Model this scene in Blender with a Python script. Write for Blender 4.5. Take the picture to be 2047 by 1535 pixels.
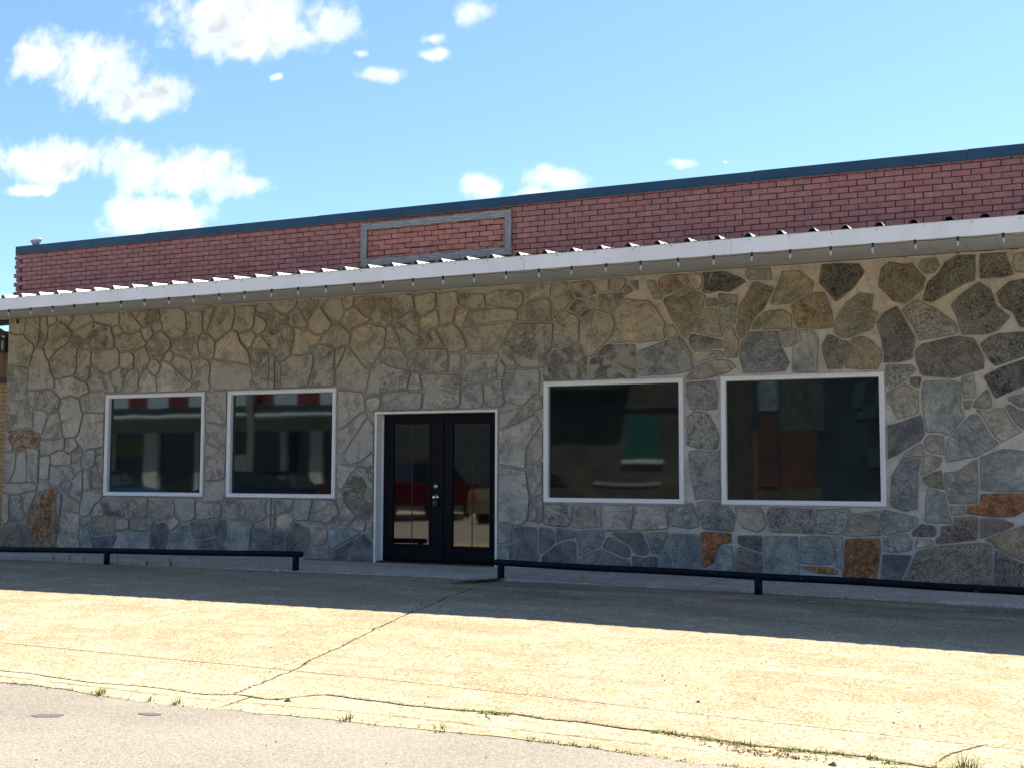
import bpy, math, random
from math import radians, sin, cos, pi, sqrt
from mathutils import Vector, Matrix, noise
R = random.Random(7)
sc = bpy.context.scene
for o in list(bpy.data.objects): bpy.data.objects.remove(o)
COL = sc.collection

# ---------------------------------------------------------------- camera
cd = bpy.data.cameras.new('camera'); cam = bpy.data.objects.new('camera', cd); COL.objects.link(cam)
sc.camera = cam
cd.sensor_fit = 'HORIZONTAL'; cd.sensor_width = 36.0; cd.lens = 36.0*2379.4/2047.0
cd.clip_start = 0.1; cd.clip_end = 3000
YAW, PITCH, ROLL = -0.42258, 0.075075, 0.003182
fw = Vector((sin(YAW)*cos(PITCH), cos(YAW)*cos(PITCH), sin(PITCH)))
rt = Vector((cos(YAW), -sin(YAW), 0)); up = rt.cross(fw)
r2 = rt*cos(ROLL)+up*sin(ROLL); u2 = -rt*sin(ROLL)+up*cos(ROLL)
M = Matrix((r2, u2, -fw)).transposed().to_4x4(); M.translation = Vector((0, -13.795, 1.177))
cam.matrix_world = M
sc.render.resolution_x = 1024; sc.render.resolution_y = 767

# ---------------------------------------------------------------- light
SUN_EL, SUN_AZ = radians(60.0), radians(25.0)      # azimuth clockwise from +Y (behind the building)
EXPO = 1.55; SKY_STRENGTH = 0.083
sv = sc.view_settings
sv.view_transform = 'Standard'; sv.look = 'None'; sv.exposure = EXPO; sv.gamma = 1.0; sv.use_curve_mapping = False
sl = bpy.data.lights.new('sun', 'SUN'); sl.energy = 4.7; sl.angle = radians(0.53); sl.color = (1.0, 0.91, 0.74)
so = bpy.data.objects.new('sun', sl); COL.objects.link(so)
sd = Vector((sin(SUN_AZ)*cos(SUN_EL), cos(SUN_AZ)*cos(SUN_EL), sin(SUN_EL)))
so.rotation_euler = sd.to_track_quat('Z', 'Y').to_euler(); so.location = sd*60

world = bpy.data.worlds.new('World'); sc.world = world; world.use_nodes = True
nt = world.node_tree; nt.nodes.clear(); N = nt.nodes.new; L = nt.links.new
def wmath(op, a, b=None, c=None, clamp=False):
    n = N('ShaderNodeMath'); n.operation = op; n.use_clamp = clamp
    for i, v in enumerate((a, b, c)):
        if v is None: continue
        if isinstance(v, (int, float)): n.inputs[i].default_value = v
        else: L(v, n.inputs[i])
    return n.outputs[0]
sky = N('ShaderNodeTexSky'); sky.sky_type = 'NISHITA'; sky.sun_disc = False
sky.sun_elevation = SUN_EL; sky.sun_rotation = SUN_AZ; sky.air_density = 1.0; sky.dust_density = 0.6; sky.ozone_density = 2.0
geo = N('ShaderNodeTexCoord'); sep = N('ShaderNodeSeparateXYZ'); L(geo.outputs['Generated'], sep.inputs[0])
X_, Y_, Z_ = sep.outputs
ysafe = wmath('MAXIMUM', Y_, 0.05)
U = wmath('DIVIDE', X_, ysafe); V = wmath('DIVIDE', Z_, ysafe)
# slopes of clouds: centre (u, v), half width du, rise of the long axis, half height
BLOBS = [(-1.0404,0.4785,0.0531,-0.0077,0.0297),(-0.9568,0.4435,0.0785,-0.0107,0.0405),(-0.8917,0.4149,0.0618,-0.0081,0.0254),
(-1.0639,0.4879,0.0348,-0.0051,0.0150),(-0.7530,0.4748,0.1173,-0.0184,0.0381),(-0.7717,0.4506,0.0944,-0.0140,0.0191),
(-0.6535,0.4540,0.0356,-0.0055,0.0236),(-1.0123,0.3525,0.1231,-0.0131,0.0290),(-0.8475,0.3212,0.0984,-0.0100,0.0275),
(-0.7616,0.3018,0.0410,-0.0040,0.0149),(-1.0565,0.3221,0.0457,-0.0044,0.0088),(-0.8802,0.2777,0.0741,-0.0064,0.0248),
(-0.6175,0.4186,0.0145,-0.0021,0.0062),(-0.5883,0.3930,0.0339,-0.0046,0.0112),(-0.5351,0.4047,0.0262,-0.0038,0.0100),
(-0.4920,0.4438,0.0265,-0.0043,0.0173),(-0.4831,0.2720,0.0286,-0.0028,0.0135),(-0.4014,0.2687,0.0462,-0.0046,0.0117),
(-0.4214,0.2589,0.0298,-0.0028,0.0094),(-0.2854,0.2742,0.0189,-0.0020,0.0072),(-0.5326,0.4228,0.0191,-0.0029,0.0090),
(-0.7167,0.4080,0.0100,-0.0014,0.0053),(-0.2475,0.2688,0.0061,-0.0006,0.0035),
(-1.32,0.42,0.12,0,0.04),(-1.45,0.30,0.10,0,0.03),(0.25,0.42,0.10,0,0.03),(0.10,0.33,0.05,0,0.012),(0.55,0.30,0.12,0,0.03),(-0.3,0.66,0.14,0,0.05)]
uv = N('ShaderNodeCombineXYZ'); L(U, uv.inputs[0]); L(V, uv.inputs[1])
def wnoise(vec, scale, detail, rough=0.55, seed=0.0):
    n = N('ShaderNodeTexNoise'); n.noise_dimensions = '3D'; n.inputs['Scale'].default_value = scale
    n.inputs['Detail'].default_value = detail; n.inputs['Roughness'].default_value = rough
    mp = N('ShaderNodeMapping'); mp.inputs['Location'].default_value = (seed, seed*1.7, seed); L(vec, mp.inputs[0]); L(mp.outputs[0], n.inputs['Vector'])
    return n
warp = wnoise(uv.outputs[0], 9.0, 3.0, 0.5, 3.1)
wv = N('ShaderNodeVectorMath'); wv.operation = 'MULTIPLY_ADD'; L(warp.outputs['Color'], wv.inputs[0])
wv.inputs[1].default_value = (0.045, 0.028, 0); wv.inputs[2].default_value = (-0.0225, -0.014, 0)
wadd = N('ShaderNodeVectorMath'); wadd.operation = 'ADD'; L(uv.outputs[0], wadd.inputs[0]); L(wv.outputs[0], wadd.inputs[1])
warp2 = wnoise(uv.outputs[0], 42.0, 3.0, 0.6, 8.4)
wv2 = N('ShaderNodeVectorMath'); wv2.operation = 'MULTIPLY_ADD'; L(warp2.outputs['Color'], wv2.inputs[0])
wv2.inputs[1].default_value = (0.022, 0.013, 0); wv2.inputs[2].default_value = (-0.011, -0.0065, 0)
uvb = N('ShaderNodeVectorMath'); uvb.operation = 'ADD'; L(uv.outputs[0], uvb.inputs[0]); L(wv2.outputs[0], uvb.inputs[1])
field = None
for (cu, cv, du, sl_, dv) in BLOBS:
    k = min(1.0, du/0.05)                                      # small clouds get warped less
    mixn = N('ShaderNodeMix'); mixn.data_type = 'VECTOR'; mixn.inputs['Factor'].default_value = k
    L(uvb.outputs[0], mixn.inputs[4]); L(wadd.outputs[0], mixn.inputs[5])
    s = N('ShaderNodeVectorMath'); s.operation = 'SUBTRACT'; L(mixn.outputs[1], s.inputs[0]); s.inputs[1].default_value = (cu, cv, 0)
    sp = N('ShaderNodeSeparateXYZ'); L(s.outputs[0], sp.inputs[0])
    a = wmath('DIVIDE', sp.outputs[0], du)
    b = wmath('SUBTRACT', sp.outputs[1], wmath('MULTIPLY', sp.outputs[0], sl_/du)); b = wmath('DIVIDE', b, dv)
    d = wmath('ADD', wmath('MULTIPLY', a, a), wmath('MULTIPLY', b, b))
    pk = min(1.0, .48+.52*du/.05); f = wmath('SUBTRACT', pk, wmath('POWER', d, 0.62))
    field = f if field is None else wmath('SMOOTH_MAX', field, f, 0.18)
n1 = wnoise(uv.outputs[0], 17.0, 6.0, 0.56, 11.0); n2 = wnoise(uv.outputs[0], 46.0, 4.0, 0.55, 5.0)
nn = wmath('MULTIPLY', wmath('SUBTRACT', n1.outputs[0], 0.5), 2.4); nn = wmath('ADD', nn, wmath('MULTIPLY', wmath('SUBTRACT', n2.outputs[0], 0.5), 1.25))
cl = wmath('ADD', field, nn)
mr = N('ShaderNodeMapRange'); mr.interpolation_type = 'SMOOTHSTEP'; mr.inputs['From Min'].default_value = -0.28; mr.inputs['From Max'].default_value = 0.95
L(cl, mr.inputs[0])
front = N('ShaderNodeMapRange'); front.inputs['From Min'].default_value = 0.10; front.inputs['From Max'].default_value = 0.2; L(Y_, front.inputs[0])
mask1 = wmath('MULTIPLY', mr.outputs[0], front.outputs[0])
# scattered cumulus over the rest of the sky
cn = N('ShaderNodeTexNoise'); cn.inputs['Scale'].default_value = 3.2; cn.inputs['Detail'].default_value = 9.0; cn.inputs['Roughness'].default_value = 0.58
cmap = N('ShaderNodeMapping'); cmap.inputs['Scale'].default_value = (1, 1, 2.2); L(geo.outputs['Generated'], cmap.inputs[0]); L(cmap.outputs[0], cn.inputs['Vector'])
c2 = N('ShaderNodeMapRange'); c2.interpolation_type = 'SMOOTHSTEP'; c2.inputs['From Min'].default_value = 0.56; c2.inputs['From Max'].default_value = 0.72; L(cn.outputs[0], c2.inputs[0])
back = N('ShaderNodeMapRange'); back.inputs['From Min'].default_value = 0.15; back.inputs['From Max'].default_value = -0.05; L(Y_, back.inputs[0])
mask2 = wmath('MULTIPLY', c2.outputs[0], back.outputs[0])
shade = wnoise(uv.outputs[0], 11.0, 3.0, 0.5, 21.0)
cr = N('ShaderNodeMapRange'); cr.inputs['From Min'].default_value = 0.38; cr.inputs['From Max'].default_value = 0.62; L(shade.outputs[0], cr.inputs[0])
edgef = N('ShaderNodeMapRange'); edgef.inputs['From Min'].default_value = 0.25; edgef.inputs['From Max'].default_value = 0.95; L(cl, edgef.inputs[0])
ccol = N('ShaderNodeMix'); ccol.data_type = 'RGBA'; L(wmath('MULTIPLY', cr.outputs[0], edgef.outputs[0]), ccol.inputs[0])
ccol.inputs[6].default_value = (5.6, 5.6, 5.55, 1); ccol.inputs[7].default_value = (3.0, 3.25, 3.6, 1)
def tinted():
    t = N('ShaderNodeMix'); t.data_type = 'RGBA'; t.blend_type = 'MULTIPLY'; t.inputs[0].default_value = 1.0
    L(sky.outputs[0], t.inputs[6]); t.inputs[7].default_value = (0.70, 0.84, 0.98, 1); return t.outputs[2]
def backg(mask, colour):
    mx = N('ShaderNodeMix'); mx.data_type = 'RGBA'; L(mask, mx.inputs[0]); L(tinted(), mx.inputs[6])
    if isinstance(colour, tuple): mx.inputs[7].default_value = colour
    else: L(colour, mx.inputs[7])
    b = N('ShaderNodeBackground'); b.inputs['Strength'].default_value = SKY_STRENGTH; L(mx.outputs[2], b.inputs['Color']); return b
bgA = backg(mask2, (5.6, 5.6, 5.6, 1)); bgB = backg(mask1, ccol.outputs[2])
# the detailed clouds are only evaluated in the part of the sky where they stand
reg = None
for v, lo in ((Y_, .1), (V, .2), (wmath('SUBTRACT', .75, V), 0), (wmath('ADD', U, 1.65), 0), (wmath('SUBTRACT', .8, U), 0)):
    q = wmath('GREATER_THAN', v, lo); reg = q if reg is None else wmath('MULTIPLY', reg, q)
ms = N('ShaderNodeMixShader'); L(reg, ms.inputs[0]); L(bgA.outputs[0], ms.inputs[1]); L(bgB.outputs[0], ms.inputs[2])
wo = N('ShaderNodeOutputWorld'); L(ms.outputs[0], wo.inputs[0])
world.cycles.sampling_method = 'MANUAL'; world.cycles.sample_map_resolution = 256
sc.cycles.max_bounces = 7; sc.cycles.diffuse_bounces = 3; sc.cycles.glossy_bounces = 3; sc.cycles.transmission_bounces = 3
sc.cycles.caustics_reflective = False; sc.cycles.caustics_refractive = False

# ---------------------------------------------------------------- helpers
def s2l(c):
    return tuple(((v/255)/12.92 if v/255 <= .04045 else ((v/255+.055)/1.055)**2.4) for v in c)
class MB:
    def __init__(s): s.v = []; s.f = []; s.m = []
    def add(s, vs, fs, mi=0):
        n = len(s.v); s.v += [tuple(p) for p in vs]; s.f += [tuple(i+n for i in f) for f in fs]; s.m += [mi]*len(fs); return s
    def box(s, a, b, mi=0, bev=0.0):
        (x0,y0,z0),(x1,y1,z1) = a, b
        if bev <= 0:
            vs = [(x0,y0,z0),(x1,y0,z0),(x1,y1,z0),(x0,y1,z0),(x0,y0,z1),(x1,y0,z1),(x1,y1,z1),(x0,y1,z1)]
            return s.add(vs, [(0,3,2,1),(4,5,6,7),(0,1,5,4),(1,2,6,5),(2,3,7,6),(3,0,4,7)], mi)
        e = bev; vs = []
        for (sx,sy,sz) in [(i,j,k) for k in (0,1) for j in (0,1) for i in (0,1)]:
            X = (x0,x1)[sx]; Y = (y0,y1)[sy]; Z = (z0,z1)[sz]; dx = e if sx == 0 else -e; dy = e if sy == 0 else -e; dz = e if sz == 0 else -e
            vs += [(X, Y+dy, Z+dz), (X+dx, Y, Z+dz), (X+dx, Y+dy, Z)]
        def V3(i,j,k,a): return ((k*2+j)*2+i)*3+a
        fs = []
        for k in (0,1):
            q = [V3(0,0,k,2),V3(1,0,k,2),V3(1,1,k,2),V3(0,1,k,2)]; fs.append(tuple(q if k else q[::-1]))
            q = [V3(0,k,0,1),V3(1,k,0,1),V3(1,k,1,1),V3(0,k,1,1)]; fs.append(tuple(q[::-1] if k else q))
            q = [V3(k,0,0,0),V3(k,1,0,0),V3(k,1,1,0),V3(k,0,1,0)]; fs.append(tuple(q if k else q[::-1]))
        for a_ in (0,1):
            for b_ in (0,1):
                fs.append((V3(0,a_,b_,1),V3(1,a_,b_,1),V3(1,a_,b_,2),V3(0,a_,b_,2)))
                fs.append((V3(a_,0,b_,0),V3(a_,1,b_,0),V3(a_,1,b_,2),V3(a_,0,b_,2)))
                fs.append((V3(a_,b_,0,0),V3(a_,b_,1,0),V3(a_,b_,1,1),V3(a_,b_,0,1)))
                for c_ in (0,1): fs.append((V3(a_,b_,c_,0),V3(a_,b_,c_,1),V3(a_,b_,c_,2)))
        return s.add(vs, fs, mi)
    def tube(s, pts, r, n=10, mi=0, caps=True):
        rs = r if isinstance(r, (list, tuple)) else [r]*len(pts)
        P = [Vector(p) for p in pts]; vs = []; fs = []
        for i, p in enumerate(P):
            t = (P[min(i+1,len(P)-1)]-P[max(i-1,0)]).normalized()
            a = t.cross(Vector((0,0,1)));
            if a.length < 1e-3: a = Vector((1,0,0))
            a.normalize(); b = t.cross(a)
            for k in range(n):
                an = 2*pi*k/n; vs.append(p+(a*cos(an)+b*sin(an))*rs[i])
        for i in range(len(P)-1):
            for k in range(n):
                k2 = (k+1) % n; fs.append((i*n+k, i*n+k2, (i+1)*n+k2, (i+1)*n+k))
        if caps: fs.append(tuple(range(n))); fs.append(tuple(range((len(P)-1)*n, len(P)*n))[::-1])
        return s.add(vs, fs, mi)
    def prism(s, poly, axis, lo, hi, mi=0):
        """poly: 2D outline, extruded along axis ('x','y','z')"""
        def mk(p, h): return {'x': (h,p[0],p[1]), 'y': (p[0],h,p[1]), 'z': (p[0],p[1],h)}[axis]
        n = len(poly); vs = [mk(p,lo) for p in poly]+[mk(p,hi) for p in poly]
        fs = [tuple(range(n))[::-1], tuple(range(n,2*n))]+[(i,(i+1)%n,(i+1)%n+n,i+n) for i in range(n)]
        return s.add(vs, fs, mi)
    def mesh(s, name, mats, smooth=False, recalc=True):
        me = bpy.data.meshes.new(name); me.from_pydata(s.v, [], s.f)
        for m in (mats if isinstance(mats, (list,tuple)) else [mats]): me.materials.append(m)
        if any(s.m): me.polygons.foreach_set('material_index', s.m)
        if recalc:
            import bmesh
            bm = bmesh.new(); bm.from_mesh(me); bmesh.ops.recalc_face_normals(bm, faces=bm.faces); bm.to_mesh(me); bm.free()
        if smooth: me.polygons.foreach_set('use_smooth', [True]*len(me.polygons))
        me.update(); return me
    def build(s, name, mats, parent=None, smooth=False, recalc=True, loc=(0,0,0)):
        return link(name, s.mesh(name, mats, smooth, recalc), parent, loc)
def link(name, data, parent=None, loc=(0,0,0), rot=None):
    o = bpy.data.objects.new(name, data); COL.objects.link(o); o.location = loc
    if rot: o.rotation_euler = rot
    if parent: o.parent = parent
    return o
def tag(o, label=None, cat=None, group=None, kind=None):
    if label: o['label'] = label
    if cat: o['category'] = cat
    if group: o['group'] = group
    if kind: o['kind'] = kind
    return o
def thing(name, label, cat, loc=(0,0,0), group=None, rz=0):
    o = link(name, None, None, loc); o.rotation_euler = (0,0,rz); return tag(o, label, cat, group)
def copy_tree(o, parent=None):
    c = o.copy(); COL.objects.link(c)
    if parent: c.parent = parent
    for ch in o.children: copy_tree(ch, c)
    return c
def ground_z(x, y):
    z = 0.0 if y > -1.53 else -.035*(-max(y,-7.9)-1.45)-.012
    return z-.05*min(1, max(0, (x+4)/4))-.01*max(0, min(1, (-8-x)/5))

# ---------------------------------------------------------------- materials
def mat(name, base=(.5,.5,.5), rough=.7, metal=0.0, spec=.4):
    m = bpy.data.materials.new(name); m.use_nodes = True; b = m.node_tree.nodes['Principled BSDF']
    b.inputs['Base Color'].default_value = (*base, 1); b.inputs['Roughness'].default_value = rough
    b.inputs['Metallic'].default_value = metal; b.inputs['Specular IOR Level'].default_value = spec
    return m
class NG:
    """small node-building helper on a material"""
    def __init__(s, m):
        s.m = m; s.t = m.node_tree; s.b = s.t.nodes['Principled BSDF']; s._pos = None; s._obj = None
    def n(s, t): return s.t.nodes.new(t)
    def l(s, a, b): s.t.links.new(a, b)
    def pos(s):
        if s._pos is None: s._pos = s.n('ShaderNodeNewGeometry').outputs['Position']
        return s._pos
    def obj(s):
        if s._obj is None: s._obj = s.n('ShaderNodeTexCoord').outputs['Object']
        return s._obj
    def mapping(s, vec, scale=(1,1,1), rot=(0,0,0), loc=(0,0,0)):
        m = s.n('ShaderNodeMapping'); m.inputs['Scale'].default_value = scale; m.inputs['Rotation'].default_value = rot; m.inputs['Location'].default_value = loc
        s.l(vec, m.inputs[0]); return m.outputs[0]
    def noise(s, vec, scale, detail=4, rough=.55, dist=0.0):
        n = s.n('ShaderNodeTexNoise'); n.inputs['Scale'].default_value = scale; n.inputs['Detail'].default_value = detail
        n.inputs['Roughness'].default_value = rough; n.inputs['Distortion'].default_value = dist; s.l(vec, n.inputs['Vector']); return n.outputs[0]
    def voro(s, vec, scale, feat='F1', out='Distance', rnd=1.0):
        n = s.n('ShaderNodeTexVoronoi'); n.feature = feat; n.inputs['Scale'].default_value = scale; n.inputs['Randomness'].default_value = rnd
        s.l(vec, n.inputs['Vector']); return n.outputs[out]
    def rng(s, v, a, b, c=0.0, d=1.0, smooth=True):
        n = s.n('ShaderNodeMapRange'); n.interpolation_type = 'SMOOTHSTEP' if smooth else 'LINEAR'
        for i, q in zip((1,2,3,4), (a,b,c,d)): n.inputs[i].default_value = q
        s.l(v, n.inputs[0]); return n.outputs[0]
    def math(s, op, a, b=0.0, clamp=False):
        n = s.n('ShaderNodeMath'); n.operation = op; n.use_clamp = clamp
        for i, q in enumerate((a,b)):
            if isinstance(q, (int,float)): n.inputs[i].default_value = q
            else: s.l(q, n.inputs[i])
        return n.outputs[0]
    def mix(s, f, a, b, mode='MIX'):
        n = s.n('ShaderNodeMix'); n.data_type = 'RGBA'; n.blend_type = mode
        for i, q in ((0,f),(6,a),(7,b)):
            if isinstance(q, (int,float)): n.inputs[i].default_value = q
            elif isinstance(q, tuple): n.inputs[i].default_value = (*q[:3], 1)
            else: s.l(q, n.inputs[i])
        return n.outputs[2]
    def color(s, c): s.l(c, s.b.inputs['Base Color'])
    def rough(s, c): s.l(c, s.b.inputs['Roughness'])
    def bump(s, h, strength=.3, dist=.01):
        n = s.n('ShaderNodeBump'); n.inputs['Strength'].default_value = strength; n.inputs['Distance'].default_value = dist
        s.l(h, n.inputs['Height']); s.l(n.outputs[0], s.b.inputs['Normal']); return n
def painted(name, base, rough=.5, var=.12, scale=3.0, metal=0.0, bump=.05):
    m = mat(name, base, rough, metal); g = NG(m); n = g.noise(g.pos(), scale, 5); n2 = g.noise(g.pos(), scale*14, 3)
    c = g.mix(g.rng(n, .3, .7), tuple(v*(1-var) for v in base), tuple(min(1,v*(1+var)) for v in base))
    c = g.mix(g.rng(n2, .35, .75, 0, .35), c, tuple(v*.8 for v in base)); g.color(c); g.bump(n2, bump, .004); return m

KS = 1.95
def gsat(c, k):
    l = .3*c[0]+.59*c[1]+.11*c[2]; return tuple(l+(v-l)*k for v in c)
def drip_mask(g, p):
    """rusty drip that runs down from a cracked stone, over the second window and on below it"""
    sx = g.n('ShaderNodeSeparateXYZ'); g.l(p, sx.inputs[0]); X, Z = sx.outputs[0], sx.outputs[2]
    wob = g.math('MULTIPLY', g.math('SUBTRACT', g.noise(g.mapping(p, scale=(0,0,1)), 3.0, 3), .5), .05)
    out = None
    for x0, za, zb, w_ in ((-9.845, 2.30, 2.78, .022), (-9.80, 2.33, 2.62, .008), (-9.86, .42, .86, .020), (-9.81, .10, .80, .007)):
        d = g.math('ABSOLUTE', g.math('ADD', g.math('SUBTRACT', X, x0), wob))
        m = g.math('MULTIPLY', g.rng(d, w_, w_*.3), g.math('MULTIPLY', g.rng(Z, za-.05, za+.05), g.rng(Z, zb+.05, zb-.05)))
        out = m if out is None else g.math('MAXIMUM', out, m)
    return g.math('MULTIPLY', out, .75)
def stone_mat(name, src):
    m = mat(name, (.3,.3,.3), .82, 0, .35); g = NG(m)
    if src == 'object':
        oi = g.n('ShaderNodeObjectInfo'); base, al0, rnd = oi.outputs['Color'], oi.outputs['Alpha'], oi.outputs['Random']
    else:
        at = g.n('ShaderNodeAttribute'); at.attribute_name = 'Col'; base, al0 = at.outputs['Color'], at.outputs['Alpha']; rnd = None
    rust = g.math('GREATER_THAN', al0, 1.01); al = g.math('SUBTRACT', al0, rust)
    p = g.pos()
    if rnd is not None:
        cx = g.n('ShaderNodeCombineXYZ'); g.l(g.math('MULTIPLY', rnd, 37.0), cx.inputs[0]); g.l(g.math('MULTIPLY', rnd, 91.0), cx.inputs[2])
        va = g.n('ShaderNodeVectorMath'); va.operation = 'ADD'; g.l(p, va.inputs[0]); g.l(cx.outputs[0], va.inputs[1]); q = va.outputs[0]
        vr = g.n('ShaderNodeVectorRotate'); vr.rotation_type = 'Y_AXIS'; g.l(q, vr.inputs['Vector']); g.l(g.math('MULTIPLY', rnd, 60.0), vr.inputs['Angle']); qr = vr.outputs[0]
    else: q = p; qr = g.mapping(p, rot=(0,.7,0))
    mul = lambda c, k: g.mix(1.0, c, k, 'MULTIPLY')
    big = g.noise(q, 3.6, 4, .6, .8); fine = g.noise(q, 48.0, 5, .68)
    streak = g.noise(g.mapping(qr, scale=(1,1,4)), 6.0, 6, .66, 1.8)
    c = g.mix(g.rng(big, .32, .66), mul(base, (.60,.63,.68)), mul(base, (1.28,1.24,1.17)))
    c = g.mix(g.rng(streak, .46, .62, 0, .8), c, mul(c, (.50,.52,.56)))
    c = g.mix(g.rng(g.noise(g.mapping(qr, scale=(1,1,5)), 13.0, 5, .64, 1.4), .56, .68, 0, .6), c, mul(base, (1.55,1.5,1.38)))
    # pitted faces: dark pits, pale mineral squiggles between
    sp = g.noise(g.mapping(qr, scale=(1,1,1.5)), 15.0, 5, .68, 2.6)
    dark = g.math('MULTIPLY', g.rng(sp, .49, .56), al)
    ridge = g.rng(g.math('ABSOLUTE', g.math('SUBTRACT', sp, .465)), .022, .006); lite = g.math('MULTIPLY', ridge, g.rng(al, .05, .7, .18, .85))
    c = g.mix(g.math('MULTIPLY', dark, .92), c, mul(base, (.24,.24,.25))); c = g.mix(lite, c, mul(g.mix(.5, base, MORT_R), (1.45,1.42,1.32)))
    blot = g.math('MULTIPLY', g.rng(g.noise(q, 2.3, 5, .7, 1.2), .60, .66), g.rng(g.noise(q, 30.0, 3, .6), .42, .50)); c = g.mix(g.math('MULTIPLY', blot, .75), c, mul(base, (.35,.35,.38)))
    # rusty stones: iron stains run over part of the face
    rn = g.noise(g.mapping(qr, scale=(1,1,1.6)), 5.0, 6, .7, 1.5); rc = g.mix(g.rng(g.noise(q, 22.0, 5, .7, 1.0), .38, .62), (.30,.125,.035), (.10,.045,.022))
    rc = g.mix(g.rng(g.noise(q, 9.0, 4), .55, .7, 0, .8), rc, (.40,.24,.10)); c = g.mix(g.math('MULTIPLY', rust, g.rng(rn, .45, .55)), c, rc)
    # mortar smeared over the faces, more of it to the left and higher up
    sx = g.n('ShaderNodeSeparateXYZ'); g.l(p, sx.inputs[0])
    amt = g.rng(sx.outputs[0], -2.0, -6.5, .18, .85); sm = g.rng(g.noise(p, 3.3, 6, .72, 1.0), .46, .56)
    low = g.rng(sx.outputs[2], .35, .8, .25, 1.0)
    nrust = g.math('SUBTRACT', 1.0, g.math('MULTIPLY', rust, .8))
    smf = g.math('MULTIPLY', g.math('MULTIPLY', sm, amt), g.math('MULTIPLY', low, nrust))
    c = g.mix(smf, c, g.mix(g.rng(fine, .35, .7), MORT_L, tuple(v*1.22 for v in MORT_L)))
    # weathered patches that run across neighbouring stones
    wp_ = g.math('MULTIPLY', g.rng(g.noise(p, 1.9, 6, .68, .9), .52, .62), g.math('MULTIPLY', g.rng(g.noise(p, 14.0, 4, .65), .40, .56), nrust))
    c = g.mix(g.math('MULTIPLY', wp_, .62), c, mul(MORT_L, (.42,.44,.47)))
    c = g.mix(g.rng(fine, .40, .72, .0, .5), c, mul(c, (.50,.50,.52)))
    spots = g.math('MULTIPLY', g.rng(g.voro(p, 8.0), .11, .05), g.rng(g.noise(p, 1.3, 2), .48, .56))
    c = g.mix(g.math('MULTIPLY', spots, .7), c, tuple(v*.25 for v in MORT_L))
    c = g.mix(drip_mask(g, p), c, (.045,.032,.022))
    c = mul(c, (1.66,1.65,1.62))
    g.color(c)
    h = g.math('ADD', g.math('MULTIPLY', streak, 1.0), g.math('MULTIPLY', fine, .5)); h = g.math('ADD', h, g.math('MULTIPLY', sp, .9)); g.bump(h, 1.0, .034)
    return m
MORT_L = tuple(v*KS for v in s2l((124,122,115)))
MORT_R = tuple(v*KS for v in s2l((150,146,136)))
def brick_mat(name, src):
    m = mat(name, (.3,.15,.12), .85, 0, .25); g = NG(m)
    if src == 'object': n_ = g.n('ShaderNodeObjectInfo'); base = n_.outputs['Color']
    else: n_ = g.n('ShaderNodeAttribute'); n_.attribute_name = 'Col'; base = n_.outputs['Color']
    p = g.pos(); a = g.noise(p, 9.0, 5, .6); b = g.noise(p, 70, 4, .6)
    c = g.mix(g.rng(a, .3, .7), g.mix(1.0, base, (.86,.84,.84), 'MULTIPLY'), g.mix(1.0, base, (1.12,1.12,1.1), 'MULTIPLY'))
    c = g.mix(g.rng(b, .55, .72, 0, .5), c, g.mix(1.0, base, (.6,.55,.55), 'MULTIPLY'))
    g.color(c); g.bump(g.math('ADD', b, a), .5, .004); return m

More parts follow.
